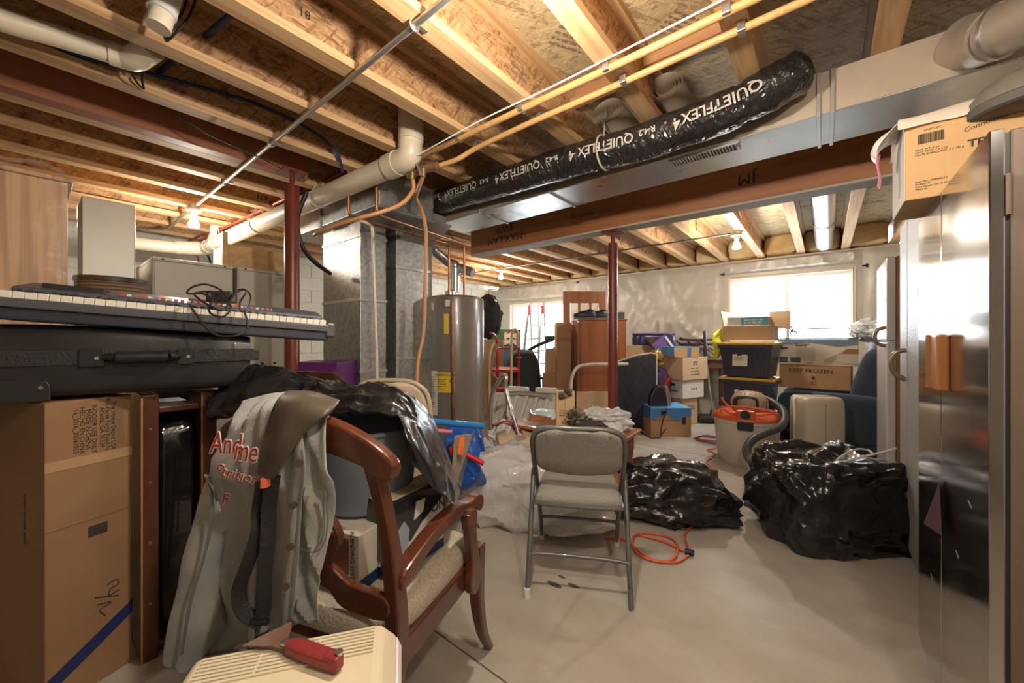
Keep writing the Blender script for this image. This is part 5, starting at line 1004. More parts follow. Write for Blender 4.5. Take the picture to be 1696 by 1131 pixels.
cbox('plank','pale pine board standing on edge in front of the cupboard','board',(-2.217,3.929,0.052)[:2]+(.0,),(.36,.025,.62),38.9,mat('pale pine',(.62,.44,.26),.6),flaps=False)
# ladder
t=thing('ladder','aluminium folding ladder standing open in front of the bright glass door','ladder',(-4.362,5.989,0.087)[:2]+(0,))
AL=mat('ladder aluminium',(.55,.58,.60),.3,metal=.85); RR=mat('ladder red cap',(.5,.03,.03),.4)
for n,(lt,lb,rt_,rb) in enumerate(((((-4.339,5.879,1.87)),((-4.314,5.514,0.126)),((-4.152,6.03,1.893)),((-4.058,5.72,0.104))),(((-4.41,6.015,1.907)),((-4.677,6.506,0.057)),((-4.201,6.183,1.93)),((-4.453,6.687,0.083))))):
    lt,lb,rt_,rb=map(V,(lt,lb,rt_,rb)); lb.z=rb.z=0.01
    for a,b in ((lt,lb),(rt_,rb)): MB().bar(a,b,.03,.06).build('rail',AL,t,bevel=.004)
    for k in range(7): MB().bar(lt.lerp(lb,.08+.135*k),rt_.lerp(rb,.08+.135*k),.035,.03).build('rung',AL,t,bevel=.004)
for q in ((-4.327,5.863,1.755),(-4.132,6.021,1.777)): MB().box(q,(.06,.05,.16),rz=38).build('hinge_cap',RR,t,bevel=.008)
# hand truck with arches
t=thing('hand_truck','red hand truck with tan loop handles beside the water heater','hand truck',(-3.382,4.081,-0.088)[:2]+(0,))
HT=mat('red truck enamel',(.42,.012,.03),.35); TANP=mat('tan tube',(.62,.46,.25),.4)
for a in (((-3.485,3.998,-0.254),(-3.485,3.998,0.574),(-3.491,3.993,1.154),(-3.584,4.047,1.279),(-3.697,4.084,1.306)),((-3.321,4.259,-0.282),(-3.321,4.259,0.562),(-3.321,4.259,1.237),(-3.372,4.282,1.322),(-3.443,4.289,1.357))): MB().tube(a,.018,10,sm=6).build('upright',HT,t,smooth=True)
for y0,y1,r in (((-3.491,3.993,1.096),(-3.334,4.248,1.11),.012),((-3.491,3.993,0.533),(-3.321,4.259,0.511),.03),((-3.316,4.199,0.961),(-3.288,4.286,0.967),.012)): MB().tube([y0,y1],r,10).build('crossbar',HT,t,smooth=True)
MB().hexa([(-3.476,3.877,0.814),(-3.26,4.18,0.798),(-3.26,4.18,0.765),(-3.476,3.877,0.781)],[(-3.61,4.026,0.84),(-3.383,4.338,0.825),(-3.383,4.338,0.807),(-3.61,4.026,0.823)]).build('plate',HT,t)
for a in (((-3.28,4.035,-0.226),(-3.274,4.04,0.911),(-3.268,4.045,1.277),(-3.242,4.066,1.35),(-3.211,4.091,1.317),(-3.235,4.136,1.113)),((-3.434,3.782,-0.198),(-3.434,3.782,0.758),(-3.428,3.787,1.037),(-3.457,3.892,1.171))): MB().tube(a,.017,10,sm=6).build('loop_handle',TANP,t,smooth=True)
MB().tube([(-3.318,4.004,0.773),(-3.324,3.999,0.261)],.01,8).build('rod',CHR,t); MB().box((-3.292,3.961,0.568),(.05,.04,.09)).build('clamp',CHR,t,bevel=.01)
MB().bar((-3.386,3.885,1.156),(-3.428,3.787,0.822),.05,.006).build('belt',mat('grey belt',(.36,.31,.25),.7),t); MB().bar((-3.409,3.802,0.782),(-3.267,3.917,0.575),.05,.006).build('belt',mat('grey belt',(.36,.31,.25),.7),t)
for s in ((-3.564,4.063,-0.324),(-3.376,4.343,-0.353)): q=V(s); q.z=.1; MB().tube([q,q+V((.05,.04,0))],.1,20).build('wheel',BLK,t,smooth=True)
t=thing('barrel_chair','dark slate upholstered barrel chair behind the red hand truck','chair',(-3.639,4.774,0.02)[:2]+(0,),38.9)
SL=mat('slate upholstery',(.035,.048,.055),.85)
MB().blob((0,0,.55),(.56,.5,1.03),40,30,3.2,.02,2,.0,2,fn=lambda q:V((q.x*(1-.12*max(0,q.z)),q.y,q.z))).build('shell_back',SL,t,smooth=True,world=False); MB().box((0,-.3,.35),(.5,.3,.2)).build('seat',SL,t,bevel=.05,world=False)
t=thing('storage_bin','pale blue plastic storage bin under the green script sign','bin',(-4.291,5.211,0.397)[:2]+(.72,),38.9)
PB=mat('pale blue bin',(.18,.34,.55),.4); MB().box((0,0,.17),(.42,.3,.34),taper=.9).build('body',PB,t,bevel=.01,world=False); MB().box((0,0,.345),(.45,.33,.02)).build('lid',PB,t,bevel=.006,world=False)
t=thing('storage_bin','dark blue storage tote at the bottom beside the water heater','bin',(-4.373,5.145,-0.025)[:2]+(0,),38.9); MB().box((0.05,0,.355),(.42,.4,.70),taper=.94).build('body',mat('navy bin',(.02,.035,.09),.4),t,bevel=.012,world=False); MB().box((0.05,0,.708),(.44,.42,.02)).build('lid',mat('navy bin',(.02,.035,.09),.4),t,bevel=.006,world=False)
t=thing('wooden_sign','green painted sign with cream script lettering above the pale blue bin','sign',(-4.452,5.338,1.187)[:2]+(1.085,),38.9)
GR=mat('sign green',(.02,.10,.035),.5); MB().box((-.02,0,.16),(.56,.03,.32)).build('board',GR,t,bevel=.004,world=False); MB().box((.08,-.017,.16),(.28,.006,.26)).build('centre_panel',mat('sign brown',(.14,.05,.03),.5),t,world=False)
CP=mat('cream paint',(.70,.62,.45),.6)
for z0 in (.20,.09): MB().tube([(-.03+.0055*k*1.0+.018*math.sin(k*1.1),-.0215,z0+.04*math.cos(k*1.1)*(1+.4*math.sin(k*.37))) for k in range(40)],.007,6,sm=3).build('script_paint',CP,t,smooth=True,world=False)
crumple('black_coat','black coat bundle heaped on the pile behind the water heater','coat',V((-4.28,4.641,1.584)),(.46,.36,.62),mat('black coat cloth',(.012,.012,.014),.7),6,2.4,.2,2,.14,2,seg=50,rings=32)
t=cbox('carton','carton pile carrying the black coat behind the water heater','box',(-4.393,4.421,-0.02)[:2]+(0,),(.5,.4,1.22),38.9,CARD2)
t=thing('exercise_machine','dark exercise machine arm reaching across the glass door','exercise machine',(-3.336,5.147,0)[:2]+(0,))
DG=mat('dark green grey tube',(.035,.05,.05),.4)
MB().tube([(-3.943,4.913,0.846),(-3.745,4.945,0.997),(-3.522,4.997,1.125),(-3.333,5.021,1.192),(-3.274,5.068,1.211)],.028,12,sm=6).build('arm',DG,t,smooth=True); MB().bar((-3.341,4.95,1.239),(-3.184,5.205,1.239),.10,.07).build('console',DG,t,bevel=.02)
MB().tube([(-3.265,5.14,1.192),(-3.265,5.14,0.483),(-3.272,5.134,0.123)],.02,10).build('mast',DKB,t); MB().bar((-3.303,5.045,1.032),(-3.238,5.098,1.117),.03,.03).build('brace',DG,t)
q=V((-3.272,5.134,0.123)); q.z=.03; MB().box(q,(.22,.22,.06),rz=38).build('base',DG,t,bevel=.01)
MB().tube([(-3.536,4.985,0.553),(-3.406,4.962,0.62),(-3.355,5.003,0.583),(-3.355,5.003,0.442)],.02,10,sm=5).build('pedal_arm',DG,t,smooth=True)
# ---------------------------------------------------------------- headboard, bags and table against the wall
t=thing('headboard','dark quilted headboard with pale piped edge standing beside the red post','headboard',(-1.978,5.087,0.058)[:2]+(0,),45)
HB=mat('dark quilted cloth',(.022,.022,.032),.75); 
pol=[(-.30,0),(.28,0),(.28,1.02),(.20,1.03),(.0,1.0),(-.2,.94),(-.30,.90)]
MB().prism(pol,.09,frame((0,0,.0))).build('panel',HB,t,bevel=.02,world=False)
q_=[]
for k in range(-7,12):
    for s in (1,-1):
        pts=[]
        for u in range(60):
            z=u/59*1.0; x=-.42+.13*k+s*z*.62
            top=.84+(x+.42)*.27 if x<.28 else 0
            if -.28<x<.26 and z<top-.03: pts.append((x,-.0455,z))
        if len(pts)>3: q_.append((pts[0],pts[-1]))
mb=MB()
for a,b in q_: mb.rod(a,b,.004,5)
mb.build('quilt_stitching',mat('quilt seam',(.045,.045,.06),.8),t,world=False)
MB().tube([(.285,-.03,.0),(.285,-.03,1.02),(.2,-.03,1.035),(0,-.03,1.005),(-.2,-.03,.945),(-.30,-.03,.905)],.012,8).build('piping',mat('pale piping',(.48,.42,.30),.7),t,world=False)
t=thing('speaker_cabinet','narrow dark speaker cabinet standing behind the red post by the wall','speaker',(-2.694,6.18,0.428)[:2]+(0,),38.9)
MB().box((0,.15,.85),(.22,.28,1.66)).build('cabinet',mat('charcoal speaker',(.06,.06,.07),.6),t,bevel=.005,world=False); MB().box((.0,.15,1.69),(.26,.3,.025)).build('top_board',mat('pale top',(.5,.46,.4),.5),t,world=False)
cbox('carton','long brown carton lying behind the quilted headboard','box',(-2.501,5.693,0.395)[:2]+(.86,),(.55,.3,.27),38.9,CARD2)
cbox('carton','lower brown carton under the long one behind the quilted headboard','box',(-2.487,5.704,0.395)[:2]+(0,),(.60,.4,.855),38.9,CARD)
PURD=mat('dark purple plastic',(.03,.018,.10),.3)
t=thing('storage_tote','upturned dark purple tote with rounded rim on the cartons by the wall','tote',(-2.15,6.298,1.21),38.9)
MB().blob((0,0,-.02),(.62,.40,.26),40,22,5,.0,2,.0,2).build('shell',PURD,t,smooth=True,world=False); MB().tube([(.32*math.cos(a)*1.0 if abs(math.cos(a))<2 else 0,.2*math.sin(a),.09) for a in [k*PI/12 for k in range(24)]],.018,8,closed=True).build('rim',PURD,t,smooth=True,world=False)
cbox('carton','tall brown carton holding up the purple tote','box',(-2.338,6.274,0.248)[:2]+(0,),(.42,.34,1.04),38.9,CARD,flaps=False)
t=thing('gift_bag','purple and white gift bag tipped over in front of the purple tote','bag',(-1.915,6.038,1.1),38.9)
MB().box((0,0,-.01),(.26,.12,.30),ry=-35).build('bag_body',mat('violet paper',(.17,.09,.30),.35),t,bevel=.006,world=False); MB().box((.10,-.02,.03),(.03,.13,.32),ry=-35).build('white_gusset',WHITEP,t,world=False); MB().box((-.17,0,.08),(.10,.11,.12),ry=-35).build('dark_pocket',mat('dark brown paper',(.06,.03,.02),.4),t,bevel=.01,world=False)
crumple('gold_tissue','crumpled gold foil tissue spilling under the gift bag','tissue',V((-1.908,5.851,0.906)),(.24,.16,.26),mat('gold foil',(.50,.33,.13),.3,metal=.7),4,2.2,.4,3,.2,3,seg=40,rings=28)
crumple('cloth_bag','dark purple cloth bag slumped between the headboard and the moving cartons','bag',V((-1.872,5.687,0.494)),(.30,.30,.62),mat('dark purple cloth',(.035,.018,.06),.7),15,2.6,.12,2,.1,2,seg=50,rings=32)
cbox('carton','carton under the purple cloth bag behind the box with blue lining','box',(-1.974,5.732,0.08)[:2]+(0,),(.34,.34,.32),38.9,CARD)
# carton stack
b=cbox('file_carton','bottom carton with upright printing under the white file box','box',(-1.557,5.749,0.045)[:2]+(0,),(.34,.4,.38),68,CARD2); print_on(b,'EGGS',.085,.17,.24); MB().box((.1,-.002,.1),(.06,.003,.2)).build('grey_tape',mat('grey tape',(.22,.2,.18),.5),b,world=False)
b=cbox('file_box','white file box with hand hole in the middle of the carton stack','box',(-1.536,5.701,0.342)[:2]+(.385,),(.46,.38,.26),68,mat('white file board',(.62,.57,.50),.7),flaps=False); small_print(frame((.26,-.0005,.13)),.16,1,.028,.03,BLKINK,b,world=False,seed=4); MB().box((-.003,.19,.19),(.008,.12,.035)).build('hand_hole',BLKINK,b,world=False); MB().box((-.002,.19,.1),(.004,.2,.012)).build('print_line',BLKINK,b,world=False)
b=cbox('moving_carton','large tan moving carton with dark printing on top of the white file box','box',(-1.521,5.648,0.551)[:2]+(.648,),(.54,.46,.315),68,CARD2); small_print(frame((.28,-.0005,.235)),.12,2,.022,.03,BLKINK,b,world=False); small_print(frame((.28,-.0005,.12)),.22,3,.014,.045,BLKINK,b,world=False,seed=3)
b=cbox('small_carton','small brown carton with bright blue taped lid topmost of the carton stack','box',(-1.628,5.627,0.781)[:2]+(.965,),(.40,.36,.145),52,CARD,flaps=False)
SKY=mat('bright blue tape',(.10,.34,.62),.4); MB().box((.2,.18,.147),(.404,.364,.008)).box((-.003,.18,.085),(.004,.362,.12)).build('blue_lid_tape',SKY,b,world=False); MB().box((.24,-.003,.07),(.06,.003,.13)).build('blue_tape',mat('dim blue tape',(.06,.16,.32),.5),b,world=False); crumple('paper_scrap','white paper scrap on the blue taped carton','paper',V((-1.651,5.737,1.005))+V((0,0,-.0)),(.1,.08,.05),WHITEP,4,2.2,.3,3,.2,3,seg=24,rings=16)
# box with blue lining
b=cbox('open_carton','brown carton with blue taped top and red warning print on the floor','box',(-1.695,4.878,0.013)[:2]+(0,),(.50,.44,.355),37,CARD,flaps=False)
BT=mat('blue painter tape',(.06,.20,.45),.45)
MB().box((.25,.22,.356),(.504,.444,.008)).build('blue_top',SKY,b,world=False)
MB().prism([(.005,.355),(.005,.22),(.05,.2),(.08,.25),(.14,.24),(.19,.29),(.26,.22),(.33,.2),(.42,.24),(.50,.27),(.50,.355)],.004,frame((0,-.002,0))).build('blue_tape',BT,b,world=False)
MB().prism([(.005,.355),(.005,.26),(.1,.2),(.2,.22),(.3,.19),(.4,.22),(.44,.3),(.44,.355)],.004,frame((-.002,0,0),0,0,90)).build('blue_tape',BT,b,world=False)
print_on(b,'Do Not Destroy',.055,.24,.205,mat('red ink',(.42,.06,.03),.6)); MB().box((.41,-.003,.2),(.045,.004,.09)).build('black_mark',BLKINK,b,world=False)
t=thing('tile_saw','black trapezoid hand tool with chrome side and red handle standing on the blue lined carton','tool',(-1.659,5.087,0.361)[:2]+(.362,),38.9)
MB().prism([(-.14,0),(.10,0),(.11,.05),(.06,.23),(-.02,.27),(-.08,.23),(-.13,.12)],.10,frame((0,0,0))).build('guard',BLK,t,bevel=.015,world=False); MB().prism([(.09,.0),(.135,.0),(.13,.15),(.085,.27),(.05,.25)],.11,frame((0,0,0))).build('chrome_side',CHR,t,bevel=.008,world=False)
MB().tube([(.07,0,.26),(.10,0,.31),(.15,0,.37)],.026,10,sm=3).build('grip',mat('dark red grip',(.30,.02,.015),.4),t,smooth=True,world=False)
MB().tube([(-1.56,5.039,0.378),(-1.523,4.966,0.331),(-1.546,4.922,0.26),(-1.569,4.903,0.147),(-1.574,4.873,0.025),(-1.547,4.856,0.062),(-1.512,4.884,0.122)],.006,8,sm=6).build('cord',CABM,t,smooth=True); MB().box((-1.549,4.907,0.314),(.06,.02,.05),rz=38).build('plug',BLK,t,bevel=.006)
# vacuum, table, rods
t=thing('stick_vacuum','black upright carpet sweeper with chrome tube beside the carton stack','vacuum',(-1.295,6.281,0.009)[:2]+(0,))
MB().tube([(-1.42,6.438,1.275),(-1.386,6.4,0.873),(-1.293,6.347,0.16)],.016,10).build('tube',CHR,t,smooth=True); MB().tube([(-1.42,6.438,1.349),(-1.398,6.416,0.963)],[.02,.03],10).build('grip',BLK,t,smooth=True)
q=V((-1.295,6.281,0.009)); q.z=.05; MB().box(q,(.42,.26,.10),rz=30).build('head',BLK,t,bevel=.03); MB().tube([(-1.293,6.347,0.16),q],.03,10).build('neck',BLK,t)
t=thing('wooden_bench','dark walnut bench with turned rail standing against the wall behind the stack','bench',(-1.604,7.188,0.416)[:2]+(0,),0)
x,y,_=t.location
MB().span((x-.25,6.45,.78),(x+.45,6.9,.9)).build('apron',mat('reddish walnut',(.13,.05,.03),.4),t,bevel=.005); MB().span((x-.28,6.4,.9),(x+.48,6.93,.925)).build('top',mat('reddish walnut',(.13,.05,.03),.4),t,bevel=.005)
for a,c in ((x-.2,6.5),(x+.4,6.5),(x-.2,6.85),(x+.4,6.85)): MB().rod((a,c,0),(a,c,.78),.03,12,.035).build('leg',DKB,t)
for z in (1.12,1.2): MB().span((x-.25,6.78,z),(x+.4,6.82,z+.03)).build('rail',DKB,t,bevel=.006)
for k in range(4): MB().rod((x-.2+.17*k,6.8,.925),(x-.5+.17*k,6.8,1.2),.012,8).build('spindle',DKB,t)
tag(MB().tube([(-1.815,6.633,1.23),(-1.646,6.769,1.2),(-1.508,6.88,1.181)],.014,10).tube([(-1.83,6.62,1.24),(-1.799,6.645,1.22)],.026,12).build('curtain_rod',BLK,None,smooth=True),'black curtain rod with ball end lying on the walnut bench rail','rod')
t=thing('round_stool','round dark wooden stool seat tilted on the boxes behind the blue taped carton','stool',(-1.714,6.329,1.004))
MB().lathe([(0,0),(.24,0),(.25,.02),(.24,.05),(0,.055)],36,frame((-1.714,6.329,0.995),14,0,0)).build('seat',mat('stool brown',(.15,.065,.04),.35,coat=.3),t,smooth=True); q=V((-1.714,6.329,0.958))
for k in range(3): a=k*2.1; MB().rod(q+V((.12*math.cos(a),.12*math.sin(a),0)),(q.x+.2*math.cos(a),q.y+.2*math.sin(a),.01),.016,8).build('leg',DKB,t)
mb=drape([[(-1.034,5.078,1.292),(-0.978,5.188,1.329),(-0.922,5.168,1.263)],[(-1.028,5.018,1.199),(-0.957,5.012,1.192),(-0.923,5.103,1.163)],[(-1.019,5.065,1.091),(-0.967,5.029,1.093),(-0.94,5.09,1.078)],[(-1.04,5.073,1.004),(-1.001,5.041,0.992),(-0.985,5.092,1.005)]],.02,9,4,6,6,crease=.06)
tag(mb.build('safety_vest',mat('fluorescent yellow cloth',(.60,.62,.04),.7),None,smooth=True,solid=.008),'bright yellow safety cloth hanging off the top charcoal tote','cloth')
tag(MB().tube([(-2.039,4.989,0.01),(-2.06,5.297,0.01),(-1.889,4.981,0.01),(-1.865,4.716,0.01),(-1.852,4.968,0.01),(-1.657,4.769,0.01),(-1.574,4.873,0.01)],.007,8,sm=6).build('cable',CABM,None,smooth=True),'black power cable curled on the floor under the quilted headboard','cable')

# ---------------------------------------------------------------- totes, vacuum and recliner
TOTE=mat('charcoal tote plastic',(.035,.042,.065),.35,coat=.2); YLW=mat('mustard lid plastic',(.62,.40,.06),.4)
def tote(corner,rz,label,sc_=1,lidm=None):
    t=thing('storage_tote',label,'tote',corner,rz,'stacked charcoal totes')
    w,d,h=.50*sc_,.40*sc_,.36
    MB().box((w/2,d/2,h/2),(w,d,h),taper=.86).build('body',TOTE,t,bevel=.015,world=False)
    for k in range(4): MB().hexa([(w*(.16+.2*k),-.002+.03,.02),(w*(.16+.2*k)+.05,.03-.002,.02),(w*(.16+.2*k)+.05,.05,.02),(w*(.16+.2*k),.05,.02)],[(w*(.16+.2*k),-.008,h-.08),(w*(.16+.2*k)+.05,-.008,h-.08),(w*(.16+.2*k)+.05,.03,h-.08),(w*(.16+.2*k),.03,h-.08)]).build('rib',TOTE,t,world=False)
    MB().box((w/2,d/2,h-.02),(w+.03,d+.03,.04)).build('rim',TOTE,t,bevel=.006,world=False)
    MB().box((w/2,d/2,h+.014),(w+.05,d+.05,.03)).build('lid',lidm or YLW,t,bevel=.01,world=False); MB().box((w/2,d/2,h+.03),(w-.08,d-.08,.012)).build('lid_panel',lidm or YLW,t,bevel=.006,world=False)
    if True:
        l=MB().box((w*.42,-.006,h*.52),(.15,.004,.13),rx=-7).build('label',PAPER,t,world=False); small_print(frame((w*.42,-.0085,h*.56),-7),.11,3,.006,.016,BLKINK,t,world=False); small_print(frame((w*.42,-.0085,h*.42),-7),.11,1,.02,.03,BLKINK,t,world=False,seed=2)
    return t
tote((-.92,5.05,0),-3,'lowest charcoal tote with yellow lid behind the shop vacuum')
tote((-.93,5.04,.40),-5,'middle charcoal tote with yellow lid behind the shop vacuum')
tote((-.95,5.0,.80),-7,'topmost charcoal tote with a broad mustard lid near the window',1.04)
b=cbox('open_carton','open brown carton with raised flaps on top of the charcoal totes','box',(-.92,5.03,1.207),(.48,.36,.17),-7,CARD2,flaps=False)
MB().box((0.0,.18,.24),(.01,.36,.2),ry=-12).build('raised_flap',mat('pale flap',(.6,.55,.46),.7),b,world=False); MB().box((.5,.3,.23),(.2,.01,.2),rx=5).build('raised_flap',CARD2,b,world=False)
b=cbox('tool_carton','blue green printed carton tipped inside the open carton','box',V((-.88,5.1,1.33)),(.40,.2,.15),-4,mat('grey carton',(.30,.32,.33),.5),flaps=False); MB().box((.27,-.002,.08),(.26,.003,.11)).build('teal_panel',mat('teal print',(.03,.22,.28),.4),b,world=False); small_print(frame((.27,-.004,.08)),.2,3,.016,.03,PALE,b,world=False)
t=thing('shop_vacuum','cream shop vacuum with orange red lid and black hose on the concrete','vacuum',(-.61,4.52,0))
VC=mat('cream vacuum drum',(.52,.47,.40),.45,var=((.44,.39,.32),2,(1,1,1),.4,.7)); VR=mat('orange red vacuum lid',(.58,.10,.03),.4)
vx_,vy_=-.61,4.52
MB().lathe([(0,.0),(.245,.0),(.255,.02),(.29,.40),(.30,.405),(.30,.435),(.29,.44),(0,.44)],48,frame((vx_,vy_,0))).build('drum',VC,t,smooth=True)
MB().lathe([(.305,.435),(.305,.455),(.29,.475),(.25,.50),(.20,.515),(0,.525)],48,frame((vx_,vy_,0))).build('lid',VR,t,smooth=True)
MB().lathe([(.14,.5),(.15,.62),(.13,.665),(.08,.69),(0,.70)],36,frame((vx_+.02,vy_+.03,0))).build('motor_dome',mat('tan ribbed dome',(.36,.29,.19),.5),t,smooth=True)
g=MB()
for k in range(14):
    a=k*2*PI/14; g.tube([(vx_+.02+.155*math.cos(a),vy_+.03+.155*math.sin(a),.53),(vx_+.02+.155*math.cos(a),vy_+.03+.155*math.sin(a),.61),(vx_+.02+.1*math.cos(a),vy_+.03+.1*math.sin(a),.685)],.008,5,sm=3)
g.build('rib',mat('tan ribbed dome',(.36,.29,.19),.5),t)
fr=V((.1,-.99,0)).normalized(); si=V((.99,.1,0))
P2=lambda s,f,z: V((vx_,vy_,z))+si*s+fr*f
MB().box(P2(0,.24,.50),(.16,.12,.09),rz=6).build('port_housing',VR,t,bevel=.015); MB().tube([P2(0,.29,.505),P2(0,.31,.505)],.042,20).build('hose_port',BLK,t,smooth=True); MB().box(P2(0,.307,.40),(.13,.02,.08),rz=6).build('latch',BLK,t,bevel=.006)
MB().tube([P2(-.10,.1,.55),P2(-.09,.1,.62),P2(-.05,.1,.645),P2(.05,.1,.645),P2(.09,.1,.62),P2(.1,.1,.55)],.016,10,sm=5).build('carry_handle',BLK,t,smooth=True)
MB().tube([P2(-.26,.1,.5),P2(-.2,.2,.55),P2(0,.23,.57),P2(.2,.2,.54),P2(.25,.05,.52),P2(.1,.2,.56),P2(-.12,.2,.555),P2(-.22,.0,.6),P2(-.2,.12,.63)],.009,8,sm=7).build('cord',VR,t,smooth=True)
hp=spline([(-0.466,4.702,0.615),(-0.384,4.639,0.582),(-0.31,4.506,0.538),(-0.289,4.395,0.472),(-0.321,4.266,0.417),(-0.407,4.106,0.384),(-0.483,3.98,0.343),(-0.521,3.885,0.278),(-0.498,3.814,0.216),(-0.439,3.759,0.18),(-0.364,3.756,0.162),(-0.241,3.726,0.167)],10)
MB().tube(hp,[.034*(1+.05*(i%2)) for i in range(len(hp))],14).build('hose',mat('grey black hose',(.035,.033,.032),.5),t,smooth=True)
crumple('toy_tire','black wheel pedal and grey ring standing between the vacuum and the beige dehumidifier','wheel',V((-0.283,4.528,0.104)),(.12,.12,.22),BLK,1,3,.05,2,.05,2,seg=24,rings=16,floor=.0); t=thing('pipe_ring','short grey pipe end facing out between vacuum and dehumidifier','pipe',(-0.271,4.409,0.236)); MB().tube([(-0.271,4.486,0.225),(-0.264,4.286,0.263)],.038,20,caps=False).build('ring',mat('grey ring',(.45,.42,.38),.4),t,smooth=True,solid=.008)
# beige dehumidifier
t=thing('dehumidifier','tall beige dehumidifier with white cord standing in front of the recliner','dehumidifier',(-.06,4.85,0),34)
BE=mat('beige appliance plastic',(.50,.43,.33),.4,coat=.15)
rows=[]; mb=MB(); n=26
prof=[(-.19,-.13),(.19,-.13),(.19,.13),(-.19,.13)]
for z,k in ((.015,.97),(.03,1),(.5,1.0),(.60,.985),(.64,.95),(.658,.86),(.662,.6)):
    ring=[]
    for i in range(32):
        a=2*PI*i/32; c,s_=math.cos(a),math.sin(a); sg=lambda q:math.copysign(abs(q)**.35,q); ring.append(V((sg(c)*.195*k,sg(s_)*.14*k,z)))
    mb.v+=ring
mb.f=[[i*32+k,i*32+(k+1)%32,(i+1)*32+(k+1)%32,(i+1)*32+k] for i in range(6) for k in range(32)]+[[6*32+k for k in range(32)],list(range(31,-1,-1))]
mb.build('body',BE,t,smooth=True,world=False); MB().box((-.005,-.141,.33),(.003,.002,.55)).build('panel_seam',mat('beige seam',(.25,.21,.16),.6),t,world=False); MB().box((-.13,-.139,.12),(.035,.004,.13)).build('level_window',mat('smoked slot',(.30,.25,.19),.3),t,world=False,bevel=.002); MB().box((.05,0,.664),(.14,.10,.004)).build('control_panel',mat('panel tan',(.40,.34,.27),.4),t,world=False)
for s in (-1,1): MB().tube([(s*.16,.03,.64),(s*.21,.0,.62),(s*.222,-.03,.5),(s*.225,-.03,.3),(s*.215,-.03,.1),(s*.24,-.05,.012)],.008,8,sm=6).build('cord',WHITEP,t,smooth=True,world=False)
# recliner
t=thing('recliner','dark blue upholstered recliner facing the window wall beside the fridges','recliner',(.10,5.7,0))
BLV=mat('dark blue velour',(.025,.045,.075),.85,sheen=.3,var=((.035,.065,.105),4,(1,1,1),.4,.7))
def cush(n,c,d,rx=0,ry=0,rz=0,p=6): return MB().blob((0,0,0),d,36,24,p,.02,1.5,.0,2,M=frame(c,rx,ry,rz)).build(n,BLV,t,smooth=True)
cush('base',(.05,5.72,.24),(.95,.74,.44),p=8); cush('seat',(-.04,5.72,.5),(.72,.50,.18)); cush('armrest',(.04,5.36,.40),(.90,.20,.50)); cush('armrest',(.04,6.08,.40),(.90,.20,.50))
cush('backrest',(.46,5.72,.82),(.30,.80,.86),ry=16); cush('head_cushion',(.52,5.70,1.1),(.26,.70,.34),ry=18,p=3.5); cush('wing',(.42,5.36,.82),(.34,.12,.60),ry=16,p=4)
b=cbox('frozen_carton','wide orange brown carton printed for frozen goods on the recliner arm','box',V((-.40,5.38,.68)),(.62,.50,.25),-4,CARD); print_on(b,'KEEP FROZEN',.062,.28,.19); MB().prism([(-.02,0),(.02,0),(0,.03)],.003,frame((.31,-.002,.11))).build('arrow_mark',BLKINK,b,world=False); small_print(frame((.31,-.0005,.06)),.07,2,.014,.022,mat('red ink',(.42,.06,.03),.6),b,world=False)
b=cbox('griddle_carton','white printed griddle carton with grey blue top band on the frozen goods carton','box',V((-.41,5.40,.935)),(.82,.34,.285),-3,mat('white glossy carton',(.60,.54,.45),.4),flaps=False)
MB().prism([(0,.285),(0,.235),(.15,.225),(.3,.255),(.45,.24),(.62,.21),(.82,.235),(.82,.285)],.003,frame((0,-.002,0))).build('blue_band',mat('grey blue print',(.13,.20,.27),.4),b,world=False); MB().box((.41,.17,.286),(.82,.34,.003)).build('blue_top',mat('grey blue print',(.13,.20,.27),.4),b,world=False)
for x,z,w,h in ((.06,.185,.09,.022),(.06,.055,.09,.06),(.19,.055,.11,.06)): MB().box((x,-.002,z),(w,.003,h)).build('pan_print',mat('dark print',(.08,.07,.065),.5),b,world=False)
MB().box((.30,-.002,.12),(.20,.003,.15)).build('text_panel',mat('grey print',(.44,.40,.35),.5),b,world=False); small_print(frame((.27,-.0005,.222)),.16,2,.010,.018,BLKINK,b,world=False); print_on(b,'RIVAL',.03,.34,.025); MB().prism([(.48,.03),(.56,.03),(.78,.17),(.74,.19),(.5,.07)],.003,frame((0,-.002,0))).build('griddle_print',mat('tan print',(.38,.31,.24),.5),b,world=False); MB().prism([(.6,.03),(.82,.03),(.82,.13),(.62,.13)],.003,frame((0,-.003,0))).build('griddle_print',mat('pale print box',(.50,.44,.36),.5),b,world=False); MB().prism([(.66,.135),(.82,.135),(.82,.185),(.7,.18)],.003,frame((0,-.003,0))).build('food_print',mat('food print',(.30,.12,.05),.5),b,world=False); MB().lathe([(0,-.003),(.016,-.003),(.016,0)],16,frame((.74,-.004,.07),90)).build('dial_print',BLKINK,b,world=False)
b.scale=(.84,1,1)
t=thing('scroll_rack','black scroll iron rack lying on the griddle carton below the window','rack',V((-.30,5.62,1.225)))
for x in (-.28,.33):
    for r,cz,ph in ((.045,.05,0),(.035,.10,1.5)): MB().tube([(x+(r-.0045*k)*math.cos(k*.55+ph)-.01,5.6,1.235+cz+(r-.0045*k)*math.sin(k*.55+ph)) for k in range(9)],.008,6,sm=3).build('scroll',BLK,t,smooth=True)
    MB().rod((x-.05,5.6,1.222),(x-.05,5.6,1.40),.008,8).build('upright',BLK,t)
MB().rod((-.30,5.6,1.34),(.33,5.6,1.34),.006,8).build('cross_rod',BLK,t); MB().span((-.42,5.56,1.223),(.45,5.64,1.235)).build('base_bar',DKB,t)
crumple('plastic_bag','pale clear plastic bag bunched on top of the recliner back','bag',V((.42,5.62,1.32)),(.34,.30,.22),mat('pale green film',(.62,.68,.66),.25,alpha=.85,bump=(10,.5,(1,1,1))),17,2.2,.25,2.2,.15,2,seg=50,rings=32)
